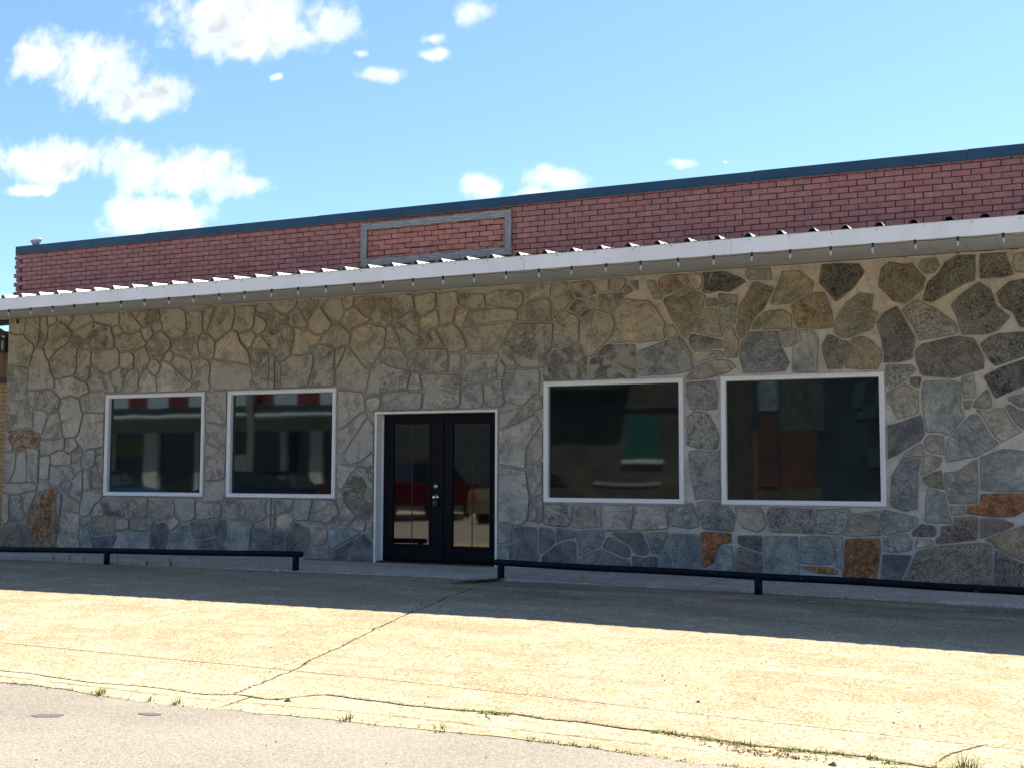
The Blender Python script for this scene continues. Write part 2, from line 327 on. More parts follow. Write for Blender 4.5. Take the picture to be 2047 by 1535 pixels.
STONES = """o -2762,187 -2785,186 -2798,178 -2820,173 -2836,176 -2844,168 -2874,112 -2883,102 -2885,78 -2846,1 -2764,0 -2761,3 -2756,41 -2762,51 -2762,86 -2760,94 -2764,167 -2756,180
Y -298,2 -295,0 -117,1 -115,5 -114,85 -121,91 -141,92 -220,83 -267,70
d -1127,611 -1142,614 -1198,615 -1211,618 -1227,616 -1264,566 -1267,557 -1265,526 -1252,509 -1248,508 -1198,501 -1166,503 -1157,499 -1145,511 -1142,531 -1130,546
t -835,560 -838,581 -833,598 -861,642 -879,657 -901,657 -934,664 -966,630 -958,600 -968,572 -968,560 -965,555 -916,557 -903,553 -847,556
l -1274,255 -1276,252 -1276,115 -1273,113 -1240,112 -1225,106 -1211,108 -1197,120 -1190,176 -1196,203 -1201,243
d -2549,612 -2554,635 -2563,656 -2564,669 -2570,673 -2622,686 -2636,691 -2693,669 -2714,664 -2717,639 -2714,630 -2688,610 -2648,608 -2635,604 -2564,606 -2552,609
d -120,464 -119,488 -138,531 -171,538 -189,536 -246,524 -259,513 -263,507 -261,486 -252,458 -248,453 -186,445
g -2193,555 -2190,538 -2192,508 -2192,495 -2186,486 -2168,474 -2160,472 -2137,473 -2125,470 -2096,470 -2059,473 -2052,478 -2045,510 -2051,531 -2061,538 -2180,558
g -2787,494 -2784,501 -2787,520 -2802,543 -2809,563 -2811,576 -2826,592 -2834,617 -2851,623 -2858,622 -2869,615 -2873,610 -2894,555 -2894,495 -2887,489 -2824,492 -2795,492
B -902,478 -899,475 -892,472 -814,474 -774,481 -765,487 -763,491 -767,498 -773,526 -779,538 -790,557 -801,567 -816,558 -833,556 -904,534 -907,527 -907,498
S -1502,495 -1502,485 -1490,449 -1495,430 -1497,403 -1397,404 -1389,415 -1387,425 -1387,456 -1382,468 -1387,492 -1392,494 -1420,492 -1465,496
l -2581,409 -2588,412 -2614,413 -2654,413 -2662,410 -2665,403 -2677,353 -2690,337 -2687,329 -2677,318 -2654,301 -2636,306 -2606,308 -2580,313
l -1275,260 -1211,249 -1202,250 -1200,263 -1201,270 -1200,286 -1194,310 -1168,345 -1162,350 -1159,356 -1171,381 -1178,382 -1232,357 -1261,348 -1275,346
V -1662,112 -1655,120 -1645,140 -1645,228 -1648,236 -1658,244 -1675,251 -1688,251 -1712,233 -1731,205 -1737,187 -1726,152 -1697,124 -1688,120
B -546,474 -537,492 -555,532 -564,567 -627,568 -632,566 -649,545 -652,536 -655,508 -646,471 -555,472
g -2984,460 -2983,366 -2978,364 -2964,371 -2888,371 -2874,373 -2869,379 -2868,383 -2870,414 -2869,431 -2893,447 -2898,455 -2905,458 -2970,455
b -2984,675 -2984,573 -2972,569 -2906,566 -2897,561 -2894,561 -2883,595 -2872,617 -2878,632 -2906,648 -2921,664 -2950,664 -2973,669
d -1034,472 -1028,468 -909,469 -906,475 -911,500 -909,549 -916,552 -966,551 -975,554 -992,550 -1015,526 -1029,516
t -2754,2 -2750,0 -2670,2 -2661,5 -2662,17 -2669,38 -2665,68 -2670,89 -2669,97 -2666,102 -2669,110 -2741,119 -2742,104 -2744,95 -2744,53 -2754,38 -2756,12
g -1660,515 -1654,520 -1628,560 -1615,572 -1616,586 -1611,606 -1614,621 -1617,624 -1628,628 -1641,628 -1653,636 -1670,637 -1703,628 -1717,618 -1724,580 -1679,526
b -132,204 -111,201 -49,201 -26,204 -23,238 -24,285 -87,292 -133,274 -134,238
l -2728,338 -2706,342 -2693,342 -2682,352 -2666,412 -2675,424 -2681,451 -2684,457 -2716,467 -2754,456 -2762,430 -2749,389 -2741,349
n -65,573 -66,576 -92,601 -101,635 -126,655 -164,629 -185,606 -173,577 -163,539 -112,538 -98,541 -88,547
g -2785,524 -2768,522 -2718,528 -2708,531 -2703,535 -2696,554 -2700,594 -2694,608 -2714,623 -2721,633 -2727,633 -2741,622 -2777,606 -2805,577 -2806,566 -2800,548
b -245,441 -250,420 -248,371 -243,350 -242,330 -238,328 -211,329 -200,322 -193,322 -164,359 -164,372 -169,383 -168,433 -176,439 -196,443
B -2983,562 -2982,488 -2978,467 -2968,458 -2898,461 -2896,486 -2899,496 -2896,524 -2899,557 -2910,563 -2930,564 -2974,566
V -2853,3 -2855,13 -2885,70 -2891,76 -2905,80 -2934,78 -2947,74 -2958,78 -2984,64 -2984,3 -2983,1 -2857,0
g -1945,472 -1880,470 -1859,474 -1842,527 -1842,558 -1852,566 -1880,558 -1910,560 -1942,542 -1946,533
s -1534,498 -1535,502 -1544,507 -1599,519 -1635,541 -1656,511 -1668,458 -1667,444 -1660,440 -1644,444 -1627,442 -1613,451 -1603,454 -1548,458 -1544,463 -1538,492
d -1154,472 -1148,468 -1041,469 -1038,479 -1034,520 -1044,530 -1055,555 -1062,560 -1109,545 -1126,543 -1137,529 -1142,507 -1152,495
G -2133,111 -2125,107 -2062,101 -2032,102 -2020,98 -2009,100 -1989,114 -1994,136 -1988,160 -1993,164 -2045,164 -2123,160 -2127,156 -2130,149 -2134,122
g -1729,576 -1734,573 -1752,534 -1766,514 -1766,492 -1764,472 -1759,464 -1756,462 -1726,462 -1696,456 -1686,456 -1673,460 -1670,463 -1662,500 -1662,510 -1687,529 -1725,575
g -1233,618 -1240,622 -1249,622 -1274,618 -1375,615 -1379,614 -1382,606 -1367,570 -1366,551 -1356,548 -1294,545 -1279,550 -1273,556 -1268,568
g 718,654 715,664 689,707 682,711 656,716 643,713 616,689 608,669 609,653 621,629 648,616 680,618 699,625 711,640
b -2393,63 -2396,65 -2416,63 -2474,65 -2504,63 -2513,61 -2519,57 -2519,45 -2537,10 -2535,3 -2532,0 -2486,0 -2399,6 -2394,16
B -705,175 -703,178 -704,293 -713,288 -757,293 -776,291 -780,286 -778,251 -765,177 -762,175 -754,178 -723,178
G -1852,471 -1780,472 -1770,477 -1770,515 -1773,524 -1773,550 -1770,569 -1771,572 -1787,583 -1824,588 -1836,583 -1842,577 -1845,570 -1838,561 -1837,538 -1840,518 -1854,477
D -1924,8 -1927,22 -1926,72 -1928,76 -1953,82 -1964,76 -1974,75 -1992,79 -2002,84 -2022,84 -2036,75 -2040,28 -2040,14 -2037,10 -1962,6 -1927,6
b -1164,497 -1171,500 -1210,498 -1235,501 -1252,498 -1257,492 -1259,478 -1262,472 -1262,454 -1255,416 -1221,407 -1207,408 -1200,412 -1190,426 -1166,438 -1164,446 -1162,474
K -1949,541 -1917,562 -1915,575 -1906,604 -1908,633 -1911,636 -1934,652 -1958,650 -1974,654 -1989,651 -2004,629 -2013,622 -1986,587 -1978,570 -1971,566
B -852,9 -823,8 -753,10 -754,86 -756,93 -763,95 -824,96 -854,41
l -2051,540 -2050,545 -2054,562 -2061,577 -2087,605 -2096,622 -2097,631 -2100,634 -2113,640 -2124,637 -2140,629 -2156,615 -2174,606 -2174,572 -2177,564 -2175,561
b 546,198 568,180 588,180 608,176 624,178 636,189 645,214 645,228 640,243 613,273 606,274 565,264 559,258 554,241 550,219 544,205
d -328,484 -295,484 -269,490 -266,494 -266,506 -262,518 -260,538 -293,603 -300,611 -328,596 -343,575 -332,533 -332,522 -328,506 -330,487
v -784,561 -773,571 -744,624 -739,629 -738,648 -734,657 -734,659 -748,669 -758,670 -776,684 -816,666 -834,661 -840,653 -819,607 -800,582 -798,573 -792,564
g -2811,582 -2805,583 -2778,609 -2737,629 -2729,639 -2723,652 -2720,660 -2725,669 -2751,688 -2760,691 -2769,697 -2776,699 -2792,688 -2814,681 -2816,650 -2830,618 -2822,592
g -1029,523 -1020,527 -995,552 -979,565 -972,574 -962,600 -971,628 -1011,642 -1031,631 -1042,620 -1051,616 -1054,604 -1053,559 -1042,533
l -2258,487 -2258,496 -2267,498 -2297,518 -2337,550 -2364,561 -2372,556 -2370,541 -2380,524 -2387,517 -2382,477 -2378,470 -2282,470 -2261,482
g 269,221 273,219 298,226 321,224 330,227 354,257 358,264 352,289 345,300 339,303 302,311 287,317 280,316 263,303 256,283 262,263 259,245 265,226
O -344,96 -396,96 -420,92 -424,60 -424,32 -428,16 -427,5 -402,0 -385,0 -351,5 -344,59 -341,66
b -523,3 -522,22 -525,95 -527,96 -600,95 -601,90 -600,12 -602,4 -562,2
b 606,689 568,708 557,708 549,706 533,690 528,675 508,652 510,640 527,622 555,603 559,603 571,610 592,618 597,622 605,652 603,668 608,683
s -2892,484 -2894,454 -2865,433 -2817,427 -2802,415 -2775,423 -2766,430 -2758,456 -2776,474 -2796,487 -2816,489 -2844,486 -2888,486
b -2122,12 -2099,11 -2048,14 -2042,24 -2039,78 -2027,90 -2028,95 -2033,99 -2053,96 -2108,102 -2119,101 -2120,89 -2117,53 -2126,35
k -331,698 -338,657 -306,621 -283,614 -278,615 -242,645 -235,668 -236,672 -243,677 -263,705 -280,704 -313,712
g 458,440 462,438 484,440 508,438 524,446 542,467 544,496 540,506 520,524 500,533 490,533 478,520 460,514 448,507 448,482 452,467 451,452
b 711,33 712,43 699,69 678,87 667,92 654,105 640,104 625,92 610,75 609,56 615,42 637,11 652,3 660,1 670,4 707,28
g -2290,632 -2280,648 -2287,702 -2311,716 -2358,716 -2362,714 -2372,700 -2376,685 -2370,673 -2370,657 -2364,647 -2336,628 -2312,628
b -1278,541 -1282,544 -1314,542 -1361,545 -1370,548 -1376,546 -1382,532 -1384,515 -1382,489 -1377,471 -1334,472 -1283,479 -1285,518 -1278,532
G -1542,511 -1530,504 -1514,504 -1501,500 -1428,498 -1424,504 -1424,552 -1429,560 -1434,561 -1490,563 -1504,566 -1522,560 -1529,557 -1538,546
b -2337,7 -2334,5 -2302,5 -2227,8 -2223,10 -2222,18 -2231,45 -2240,55 -2251,80 -2262,86 -2287,84 -2301,78 -2322,61 -2337,20
v -348,640 -376,646 -381,645 -410,624 -434,585 -438,560 -431,551 -417,543 -407,542 -352,560 -339,595 -340,599 -350,604 -352,606 -348,632
b 381,348 394,345 421,352 439,363 451,381 451,386 456,407 456,420 435,441 422,440 402,432 376,434 369,429 361,395 373,355
p -2203,324 -2204,322 -2204,217 -2198,213 -2182,213 -2139,217 -2132,226 -2130,281 -2130,306 -2135,309 -2156,303 -2161,305 -2192,316
b 238,86 217,94 209,89 162,80 150,51 156,37 168,19 173,2 177,0 207,0 239,11 245,26 248,62
b 355,296 368,274 379,262 398,264 420,257 433,255 440,259 457,285 459,305 456,316 432,333 428,342 420,348 398,342 379,341 355,304
D -1773,3 -1770,0 -1647,1 -1645,3 -1646,52 -1669,75 -1676,76 -1683,70 -1773,26
r -2973,361 -2968,346 -2949,325 -2944,312 -2945,304 -2943,302 -2924,300 -2904,303 -2888,312 -2844,311 -2840,313 -2840,328 -2834,339 -2834,343 -2843,352 -2864,358 -2874,367 -2965,366
b 368,526 363,516 356,472 357,457 367,443 377,438 404,437 423,445 436,447 444,452 448,467 443,482 444,489 443,501 440,508 428,521 412,527 373,528
b 171,420 183,404 198,396 241,399 250,411 265,424 264,462 248,473 240,484 231,486 216,482 199,483 185,474 177,462 177,456 170,434
g 357,174 352,168 341,140 342,113 347,103 388,75 399,78 431,95 433,99 429,120 434,143 412,154 398,173 388,174
b -1741,262 -1734,258 -1703,261 -1686,267 -1646,294 -1645,359 -1659,381 -1662,382 -1670,377 -1727,300 -1735,286 -1742,265
n -132,715 -171,716 -196,702 -211,678 -233,660 -244,623 -242,619 -224,613 -155,651 -134,657 -132,683
b 185,576 177,557 179,528 175,517 189,507 203,488 216,486 228,489 240,490 248,507 271,531 262,547 256,573 251,580 242,582 216,578 193,580
g -2113,707 -2126,716 -2150,716 -2177,711 -2193,666 -2205,642 -2204,638 -2194,633 -2179,614 -2174,612 -2156,619 -2139,634 -2119,644 -2108,692
g 335,136 330,138 302,137 291,140 269,135 264,111 243,87 244,76 251,66 303,47 311,47 315,53 335,67 343,84 344,94 338,114 338,130
g 541,106 550,99 574,90 586,81 594,81 622,94 636,106 641,120 641,136 636,146 623,157 618,165 610,171 586,177 571,174 559,157 556,144 544,126
g 174,591 189,584 211,581 234,586 257,584 270,589 275,600 275,617 262,652 255,654 232,667 221,669 180,641 179,610
g -2130,375 -2131,467 -2136,468 -2156,467 -2173,470 -2203,464 -2204,390 -2203,386 -2195,382 -2154,374
t -1760,357 -1739,360 -1685,400 -1673,403 -1676,437 -1681,450 -1687,454 -1705,454 -1723,458 -1760,459
g 255,148 270,141 284,143 305,140 327,141 338,146 345,156 349,175 339,194 338,206 333,219 302,222 270,216 263,212 251,192 252,155
b 350,183 359,179 398,178 418,192 437,196 443,206 444,235 423,252 399,260 379,258 351,243 343,235 341,219 342,197
b 172,460 160,469 155,476 140,482 113,482 91,478 81,466 76,446 82,430 84,415 95,401 128,396 144,397 158,405 165,417 166,432 173,455
b 256,314 249,317 211,318 181,312 173,306 168,293 176,264 174,253 177,246 201,234 208,226 228,227 239,230 252,244 255,252 257,264 252,287 259,305
b 457,604 465,576 463,562 489,538 503,536 520,529 526,533 541,555 559,567 559,590 555,597 516,624 507,626 503,625 474,609
b -200,265 -195,264 -138,276 -95,302 -97,307 -110,319 -129,358 -138,367 -151,366 -187,322 -198,313 -204,287 -204,276
g 547,235 517,254 496,259 480,258 474,261 459,258 453,252 448,240 449,221 445,196 471,177 487,172 495,172 509,186 539,206 547,222
b 161,398 156,398 141,392 96,396 89,395 77,365 80,336 83,328 96,321 141,312 158,317 166,330 172,356 165,391
b 515,83 523,95 530,121 522,134 500,153 494,166 469,172 457,164 439,142 433,120 436,100 453,85 470,78 505,78
l -2644,480 -2651,498 -2659,506 -2689,515 -2704,528 -2783,516 -2779,497 -2772,477 -2768,470 -2759,462 -2752,461 -2719,470 -2686,462 -2648,475
b 355,397 335,392 298,395 292,388 288,377 274,364 270,342 272,331 285,322 305,314 338,307 345,310 368,353
g 374,533 384,530 427,528 433,548 460,570 460,580 451,604 406,622 399,624 395,623 388,615 383,599 366,587 363,575 365,550
b 504,633 506,639 504,649 487,667 464,704 452,708 444,708 425,696 415,679 414,664 409,644 411,629 415,623 456,611 466,611 475,613
y -439,569 -438,574 -439,606 -456,651 -481,652 -490,649 -534,624 -522,578 -516,571 -468,566
g 361,544 360,586 350,592 339,605 332,608 299,605 285,606 281,605 264,563 267,547 275,534 288,526 302,523 324,533 348,534 358,539
g 88,223 93,221 118,228 136,225 148,242 168,254 172,266 164,295 166,306 164,309 157,312 145,308 110,316 102,314 94,294 87,285 80,269 83,232
g 75,626 76,618 84,604 104,586 112,582 123,584 143,581 154,583 168,592 175,608 176,640 164,654 144,666 131,664 118,665 104,656 86,637 78,633
b 718,448 710,462 703,468 694,470 655,468 643,471 633,454 621,439 619,431 639,393 648,385 669,396 678,398 702,398 710,401 719,423
g 490,57 491,53 506,42 511,31 528,11 552,0 562,1 566,4 580,33 590,39 597,51 591,66 579,81 540,100 533,98 515,79 497,68
g 717,470 719,474 719,532 711,546 691,552 657,554 627,526 636,495 645,475 652,473 698,473 712,468
g 172,393 170,384 175,353 172,341 174,331 184,318 193,317 207,322 254,322 263,328 269,351 268,361 259,368 242,393 198,392 182,398 177,397
g 562,598 564,564 575,557 593,533 601,530 621,529 652,558 652,585 645,598 642,612 630,621 620,623 600,617 568,604
b 552,274 550,291 534,318 533,341 528,348 513,348 481,343 462,316 463,283 477,264 498,263 516,258 533,258 542,262
S -174,544 -176,565 -181,572 -220,603 -243,615 -251,621 -261,622 -287,601 -264,561 -252,531 -182,540
B -289,155 -263,163 -261,238 -254,268 -255,270 -291,277 -318,234 -321,172 -316,165
n -18,545 -14,569 -14,655 -17,657 -66,651 -93,627 -86,604 -79,593 -61,584 -48,551
g 270,462 271,425 281,419 301,400 329,396 340,397 353,404 363,420 365,430 363,441 354,454 349,471 319,475 304,484 297,481 285,470
N -461,715 -468,680 -467,672 -432,628 -428,628 -391,655 -366,690 -366,694 -378,712 -428,716
b 296,705 289,694 283,672 268,655 269,647 276,627 283,614 291,610 331,613 344,630 363,641 367,647 342,673 335,699 324,702
g -2636,597 -2638,570 -2635,563 -2585,534 -2570,534 -2534,550 -2531,553 -2529,563 -2532,592 -2539,604 -2544,607 -2557,604 -2623,602 -2633,600
s -712,293 -707,300 -705,323 -713,352 -732,381 -754,386 -767,384 -781,373 -784,366 -783,306 -778,302 -757,296 -716,292
d -1993,470 -1992,473 -1990,506 -1990,571 -1998,579 -2010,581 -2026,582 -2050,581 -2052,574 -2047,548 -2047,533 -2042,515 -2045,489 -2045,477 -2040,472 -2027,470
D -1172,103 -1209,105 -1226,102 -1232,99 -1242,57 -1242,20 -1240,16 -1232,13 -1176,18 -1165,23 -1164,30 -1171,49 -1170,96
n -16,539 -25,542 -89,540 -107,535 -125,521 -128,516 -112,484 -100,470 -96,469 -19,494 -16,514
g 159,151 162,158 165,195 161,200 143,212 136,220 120,224 107,221 91,216 75,202 71,189 75,162 99,146 104,139 111,139 125,146 145,144
g 401,10 417,0 438,0 456,4 463,15 465,27 471,40 483,53 484,58 471,72 453,81 437,93 405,78 391,66 394,51 394,30
b 547,466 558,457 572,452 582,441 608,438 620,445 633,460 639,475 628,508 620,524 602,526 589,529 574,513 549,503 547,498
k -652,553 -646,554 -631,572 -624,588 -611,606 -595,619 -572,663 -573,669 -605,684 -614,686 -622,684 -641,649 -653,633 -657,623 -657,598 -662,576 -660,565
g 96,492 102,489 120,485 138,486 145,501 157,511 168,516 175,528 175,545 172,559 164,575 156,578 141,576 125,580 118,578 108,559 88,536
s -486,105 -487,141 -491,159 -556,161 -586,161 -590,159 -595,146 -595,136 -590,124 -590,114 -583,103 -490,102
b 543,360 546,358 591,353 611,354 619,353 643,369 645,377 612,431 606,434 584,437 566,410 547,400 548,388 542,365
g 706,302 702,324 696,330 688,335 658,345 645,360 642,361 631,356 621,345 617,332 617,311 610,298 609,288 613,283 642,270 666,270 693,289 699,292
b 464,433 459,422 461,407 455,384 476,362 480,350 488,348 533,354 537,360 544,389 542,401 535,407 526,422 507,434 471,435
g 80,393 66,403 59,406 48,404 36,399 19,385 -4,372 -10,337 42,308 55,321 77,332 72,365 80,383 81,389
d -1918,12 -1866,11 -1861,13 -1850,28 -1844,47 -1844,74 -1850,85 -1892,102 -1898,96 -1909,81 -1921,75 -1923,20
b 718,192 706,202 685,210 649,213 639,186 627,174 625,162 629,156 639,148 647,133 655,125 667,126 705,143 718,169
b -1627,404 -1624,402 -1506,403 -1502,408 -1500,418 -1498,444 -1508,449 -1537,449 -1548,455 -1610,448 -1621,438 -1620,430
b 255,218 239,224 209,221 197,208 170,194 166,157 168,150 198,142 208,136 248,149 248,195 256,210
g -2405,160 -2407,148 -2404,106 -2402,103 -2386,102 -2374,98 -2350,98 -2339,100 -2325,107 -2313,109 -2310,112 -2310,144 -2317,158 -2324,163 -2399,164
g -4,412 18,408 35,402 54,410 66,409 77,416 79,426 72,443 76,468 72,477 62,482 13,481 10,479 -9,456
g 69,230 77,255 76,267 52,280 41,303 31,310 28,310 1,296 -20,270 -20,262 1,228 27,228 62,226
b 144,140 128,143 104,133 93,116 73,105 74,94 72,82 74,77 109,61 117,55 134,50 146,54 156,70 159,84 154,104 154,120
N -19,487 -28,487 -88,467 -121,450 -122,445 -101,401 -96,400 -21,434 -18,458
O -25,197 -28,198 -96,198 -134,196 -138,174 -162,169 -163,152 -107,146 -68,148 -28,173 -25,182
v -580,630 -565,628 -541,628 -533,630 -483,656 -480,669 -480,678 -513,705 -552,706 -580,635
g -2580,417 -2579,472 -2582,477 -2592,479 -2636,476 -2679,460 -2672,427 -2663,418 -2654,416 -2598,414 -2584,414
g -2198,469 -2195,472 -2192,482 -2197,499 -2192,534 -2198,553 -2214,564 -2225,567 -2235,561 -2255,556 -2257,552 -2257,545 -2252,522 -2256,508 -2254,488 -2256,478 -2252,474 -2244,472 -2208,470 -2203,468
g -2427,609 -2417,577 -2413,572 -2388,570 -2375,561 -2366,566 -2360,581 -2340,596 -2336,604 -2340,623 -2370,649 -2398,644 -2412,625 -2424,619
g -2496,163 -2497,148 -2492,110 -2486,102 -2474,99 -2452,102 -2414,102 -2408,108 -2410,161 -2412,164
B -758,171 -760,155 -756,138 -752,130 -750,115 -747,110 -741,107 -724,106 -674,103 -667,130 -667,137 -679,158 -685,161 -701,161 -705,170 -725,174
b 88,498 89,509 83,536 54,552 43,561 30,564 -2,547 6,504 10,496 30,486 61,486 84,493
D -324,270 -299,282 -291,289 -253,311 -245,324 -247,354 -253,368 -310,348 -324,347
g -2549,635 -2544,613 -2528,597 -2488,596 -2478,592 -2433,610 -2429,618 -2430,621 -2438,626 -2444,634 -2450,649 -2454,653 -2485,644 -2518,650 -2528,643 -2546,640
g -1123,548 -1112,548 -1058,565 -1056,617 -1066,630 -1090,641 -1104,637 -1115,624 -1123,608 -1126,566 -1126,554
b -528,469 -478,468 -475,470 -471,546 -482,564 -509,568 -517,566 -511,545 -527,533 -530,526 -532,474
g -139,271 -149,266 -179,244 -204,242 -207,240 -204,197 -197,174 -166,173 -145,174 -141,177 -138,218
b 65,220 53,222 30,220 21,212 -14,189 -16,184 -7,156 18,142 25,141 42,145 52,154 68,162 68,195 71,206
y -128,99 -125,96 -114,92 -109,83 -78,66 -36,48 -30,49 -27,126 -29,136 -36,136 -75,121
B -709,388 -706,431 -714,456 -730,458 -750,455 -775,455 -783,452 -784,422 -774,389 -769,388 -757,390 -734,386
g 314,6 327,0 374,0 391,10 392,12 389,30 391,46 385,62 355,82 347,81 338,64 319,51 313,43
v -2827,339 -2820,336 -2803,336 -2754,341 -2746,344 -2745,348 -2749,362 -2752,388 -2765,422 -2802,410 -2821,367 -2828,344
g -1377,621 -1374,619 -1295,622 -1240,626 -1230,623 -1226,625 -1226,635 -1223,647 -1237,653 -1280,659 -1312,659 -1345,655 -1358,657 -1364,654
l -2841,201 -2838,212 -2839,222 -2838,296 -2840,306 -2844,308 -2886,309 -2891,303 -2887,287 -2884,206 -2881,204 -2854,206
g -6,597 16,585 39,567 46,565 56,579 81,601 72,618 72,636 64,642 32,653 19,645 7,639
b 6,51 39,58 56,70 67,84 69,100 57,107 44,123 37,136 33,136 16,126 -8,117 -12,112 -17,79
l -920,102 -907,99 -844,104 -832,107 -829,117 -837,160 -911,160 -911,143 -921,107
g -2042,707 -2090,708 -2106,706 -2106,688 -2113,650 -2112,644 -2089,632 -2048,642 -2041,656 -2042,676 -2035,686
p -2231,570 -2239,593 -2240,606 -2250,615 -2283,622 -2292,628 -2317,623 -2329,624 -2335,621 -2332,605 -2336,594 -2319,580 -2270,566 -2257,560 -2238,564
g -2694,222 -2701,234 -2702,248 -2706,255 -2714,253 -2789,255 -2792,249 -2792,216 -2797,208 -2787,199 -2754,192 -2740,204 -2729,210 -2702,213
l -917,160 -991,161 -995,159 -998,136 -994,101 -986,96 -968,99 -926,100 -916,140
b 616,347 562,353 545,352 538,340 538,320 555,292 559,280 588,276 602,284 614,314 612,330
g -1841,106 -1837,104 -1806,106 -1792,99 -1780,101 -1769,116 -1755,121 -1752,124 -1753,134 -1763,163 -1833,163 -1843,114
d -2495,538 -2498,541 -2510,542 -2529,547 -2568,531 -2583,527 -2587,515 -2576,476 -2570,473 -2557,473 -2530,474 -2524,477 -2516,489 -2505,525 -2496,533
g -2645,603 -2685,606 -2696,595 -2694,551 -2700,532 -2687,518 -2658,511 -2652,514 -2646,520 -2644,550 -2639,559 -2642,570 -2640,596
m -109,76 -112,18 -111,2 -32,1 -33,27 -30,36 -31,41 -69,57 -104,76
g 99,715 50,716 46,714 27,682 35,658 76,639 84,641 109,666 102,686
b -519,95 -520,63 -518,36 -499,34 -456,34 -451,35 -444,45 -441,55 -452,97 -494,98
t -1816,609 -1822,612 -1836,613 -1863,631 -1880,630 -1896,637 -1902,637 -1905,634 -1903,600 -1913,567 -1905,563 -1884,561 -1853,570 -1843,584 -1825,593
D -1158,16 -1152,11 -1071,8 -1068,10 -1064,26 -1065,64 -1073,71 -1090,72 -1116,63 -1147,40 -1158,29
y -414,474 -343,470 -335,486 -332,502 -333,510 -351,533 -365,543 -378,547 -396,543 -400,538 -395,519 -413,484
D -2389,5 -2353,3 -2343,7 -2327,64 -2334,82 -2345,91 -2354,92 -2375,88 -2385,78 -2389,60
b 35,10 47,0 98,1 101,8 102,22 112,54 67,76 34,49 34,14
b -2310,158 -2310,152 -2305,140 -2306,115 -2291,103 -2272,94 -2238,102 -2233,113 -2236,141 -2234,160 -2246,164 -2296,164
g -1127,618 -1132,632 -1132,654 -1134,667 -1139,674 -1153,678 -1183,672 -1194,673 -1216,650 -1222,636 -1221,628 -1219,625 -1200,620
p -2865,622 -2858,630 -2856,641 -2852,666 -2853,714 -2856,716 -2907,715 -2914,694 -2912,676 -2915,666 -2905,652 -2873,634
l -2897,300 -2914,299 -2924,295 -2932,280 -2936,244 -2954,210 -2952,205 -2946,203 -2910,204 -2893,206 -2888,210 -2892,293
b -2580,181 -2616,184 -2624,180 -2657,178 -2659,150 -2665,137 -2666,115 -2661,104 -2655,101 -2631,110 -2608,142 -2590,152 -2586,157 -2580,168
k -2945,165 -2949,160 -2954,144 -2950,80 -2946,79 -2910,84 -2892,92 -2888,102 -2898,119 -2904,158 -2912,165
B -925,17 -927,30 -946,33 -1003,54 -1049,34 -1060,26 -1063,16 -1058,8 -932,8 -928,10
p -2278,702 -2281,696 -2281,684 -2276,646 -2285,629 -2280,625 -2239,614 -2233,630 -2222,640 -2226,697 -2234,704
v -2532,99 -2567,105 -2588,99 -2615,99 -2621,72 -2627,63 -2620,53 -2606,47 -2530,58 -2528,66
g 717,216 719,269 718,272 701,286 691,283 669,267 650,266 643,262 642,249 651,217 662,215 681,215 696,209 708,210
g 341,714 339,703 346,674 373,647 385,639 390,639 404,647 410,662 411,679 418,691 418,700 392,716 345,716
k -2581,308 -2594,306 -2602,303 -2606,290 -2612,255 -2624,243 -2623,200 -2621,191 -2616,187 -2580,187 -2580,305
g -2203,377 -2203,342 -2199,330 -2191,320 -2158,308 -2131,316 -2130,320 -2130,369 -2156,371 -2196,379
t -1755,288 -1747,287 -1737,293 -1676,375 -1666,385 -1665,389 -1669,395 -1685,396 -1739,355 -1760,351 -1760,302 -1758,291
g -1444,623 -1416,628 -1409,631 -1403,663 -1392,674 -1397,690 -1395,701 -1404,711 -1452,706 -1457,702 -1454,678 -1457,669 -1451,659
g -2130,217 -2143,212 -2194,210 -2203,207 -2204,167 -2209,162 -2208,158 -2198,154 -2162,154 -2136,158 -2132,163 -2130,173
g -1820,592 -1813,588 -1784,586 -1765,575 -1742,582 -1731,580 -1727,584 -1723,602 -1723,612 -1753,638 -1756,645 -1760,647 -1770,646 -1777,642 -1791,622 -1812,611
g -1315,692 -1312,675 -1308,669 -1279,662 -1225,654 -1219,656 -1211,669 -1208,678 -1211,691 -1216,698 -1222,701 -1277,706 -1310,697
N -636,686 -642,694 -689,715 -739,716 -742,714 -738,702 -738,686 -742,674 -741,669 -738,666 -728,664 -700,668 -679,664 -671,666
g -1079,105 -1061,102 -1014,104 -1000,107 -998,112 -1002,128 -1002,160 -1068,160 -1071,152 -1072,128 -1079,112
y -1598,702 -1633,707 -1643,701 -1649,678 -1658,658 -1651,640 -1638,631 -1624,630 -1613,626 -1593,637 -1591,647 -1597,672
g -301,357 -260,370 -256,376 -257,421 -266,424 -284,438 -321,421 -325,416 -324,399 -317,390 -309,369
l -2143,113 -2143,141 -2145,146 -2150,149 -2202,150 -2214,155 -2222,155 -2231,148 -2232,130 -2228,101 -2191,102 -2174,108 -2149,108
g -1451,617 -1453,611 -1451,603 -1420,552 -1413,550 -1399,551 -1374,557 -1370,566 -1379,589 -1388,606 -1404,621 -1412,624
b -1389,403 -1342,402 -1323,406 -1320,419 -1321,458 -1324,467 -1343,468 -1368,467 -1378,464 -1382,456 -1384,418
O -746,15 -718,28 -713,55 -700,72 -677,77 -677,98 -684,101 -720,102 -743,102 -751,99 -752,95 -750,65 -750,20
g -2736,339 -2741,342 -2747,339 -2761,336 -2815,332 -2831,334 -2838,324 -2834,292 -2827,287 -2798,288 -2763,302 -2740,304 -2736,317
s -1076,160 -1144,161 -1148,159 -1150,155 -1148,122 -1150,110 -1104,104 -1086,106 -1075,131 -1074,154
S -411,160 -425,161 -483,157 -484,136 -481,104 -445,101 -425,102 -413,129 -409,149
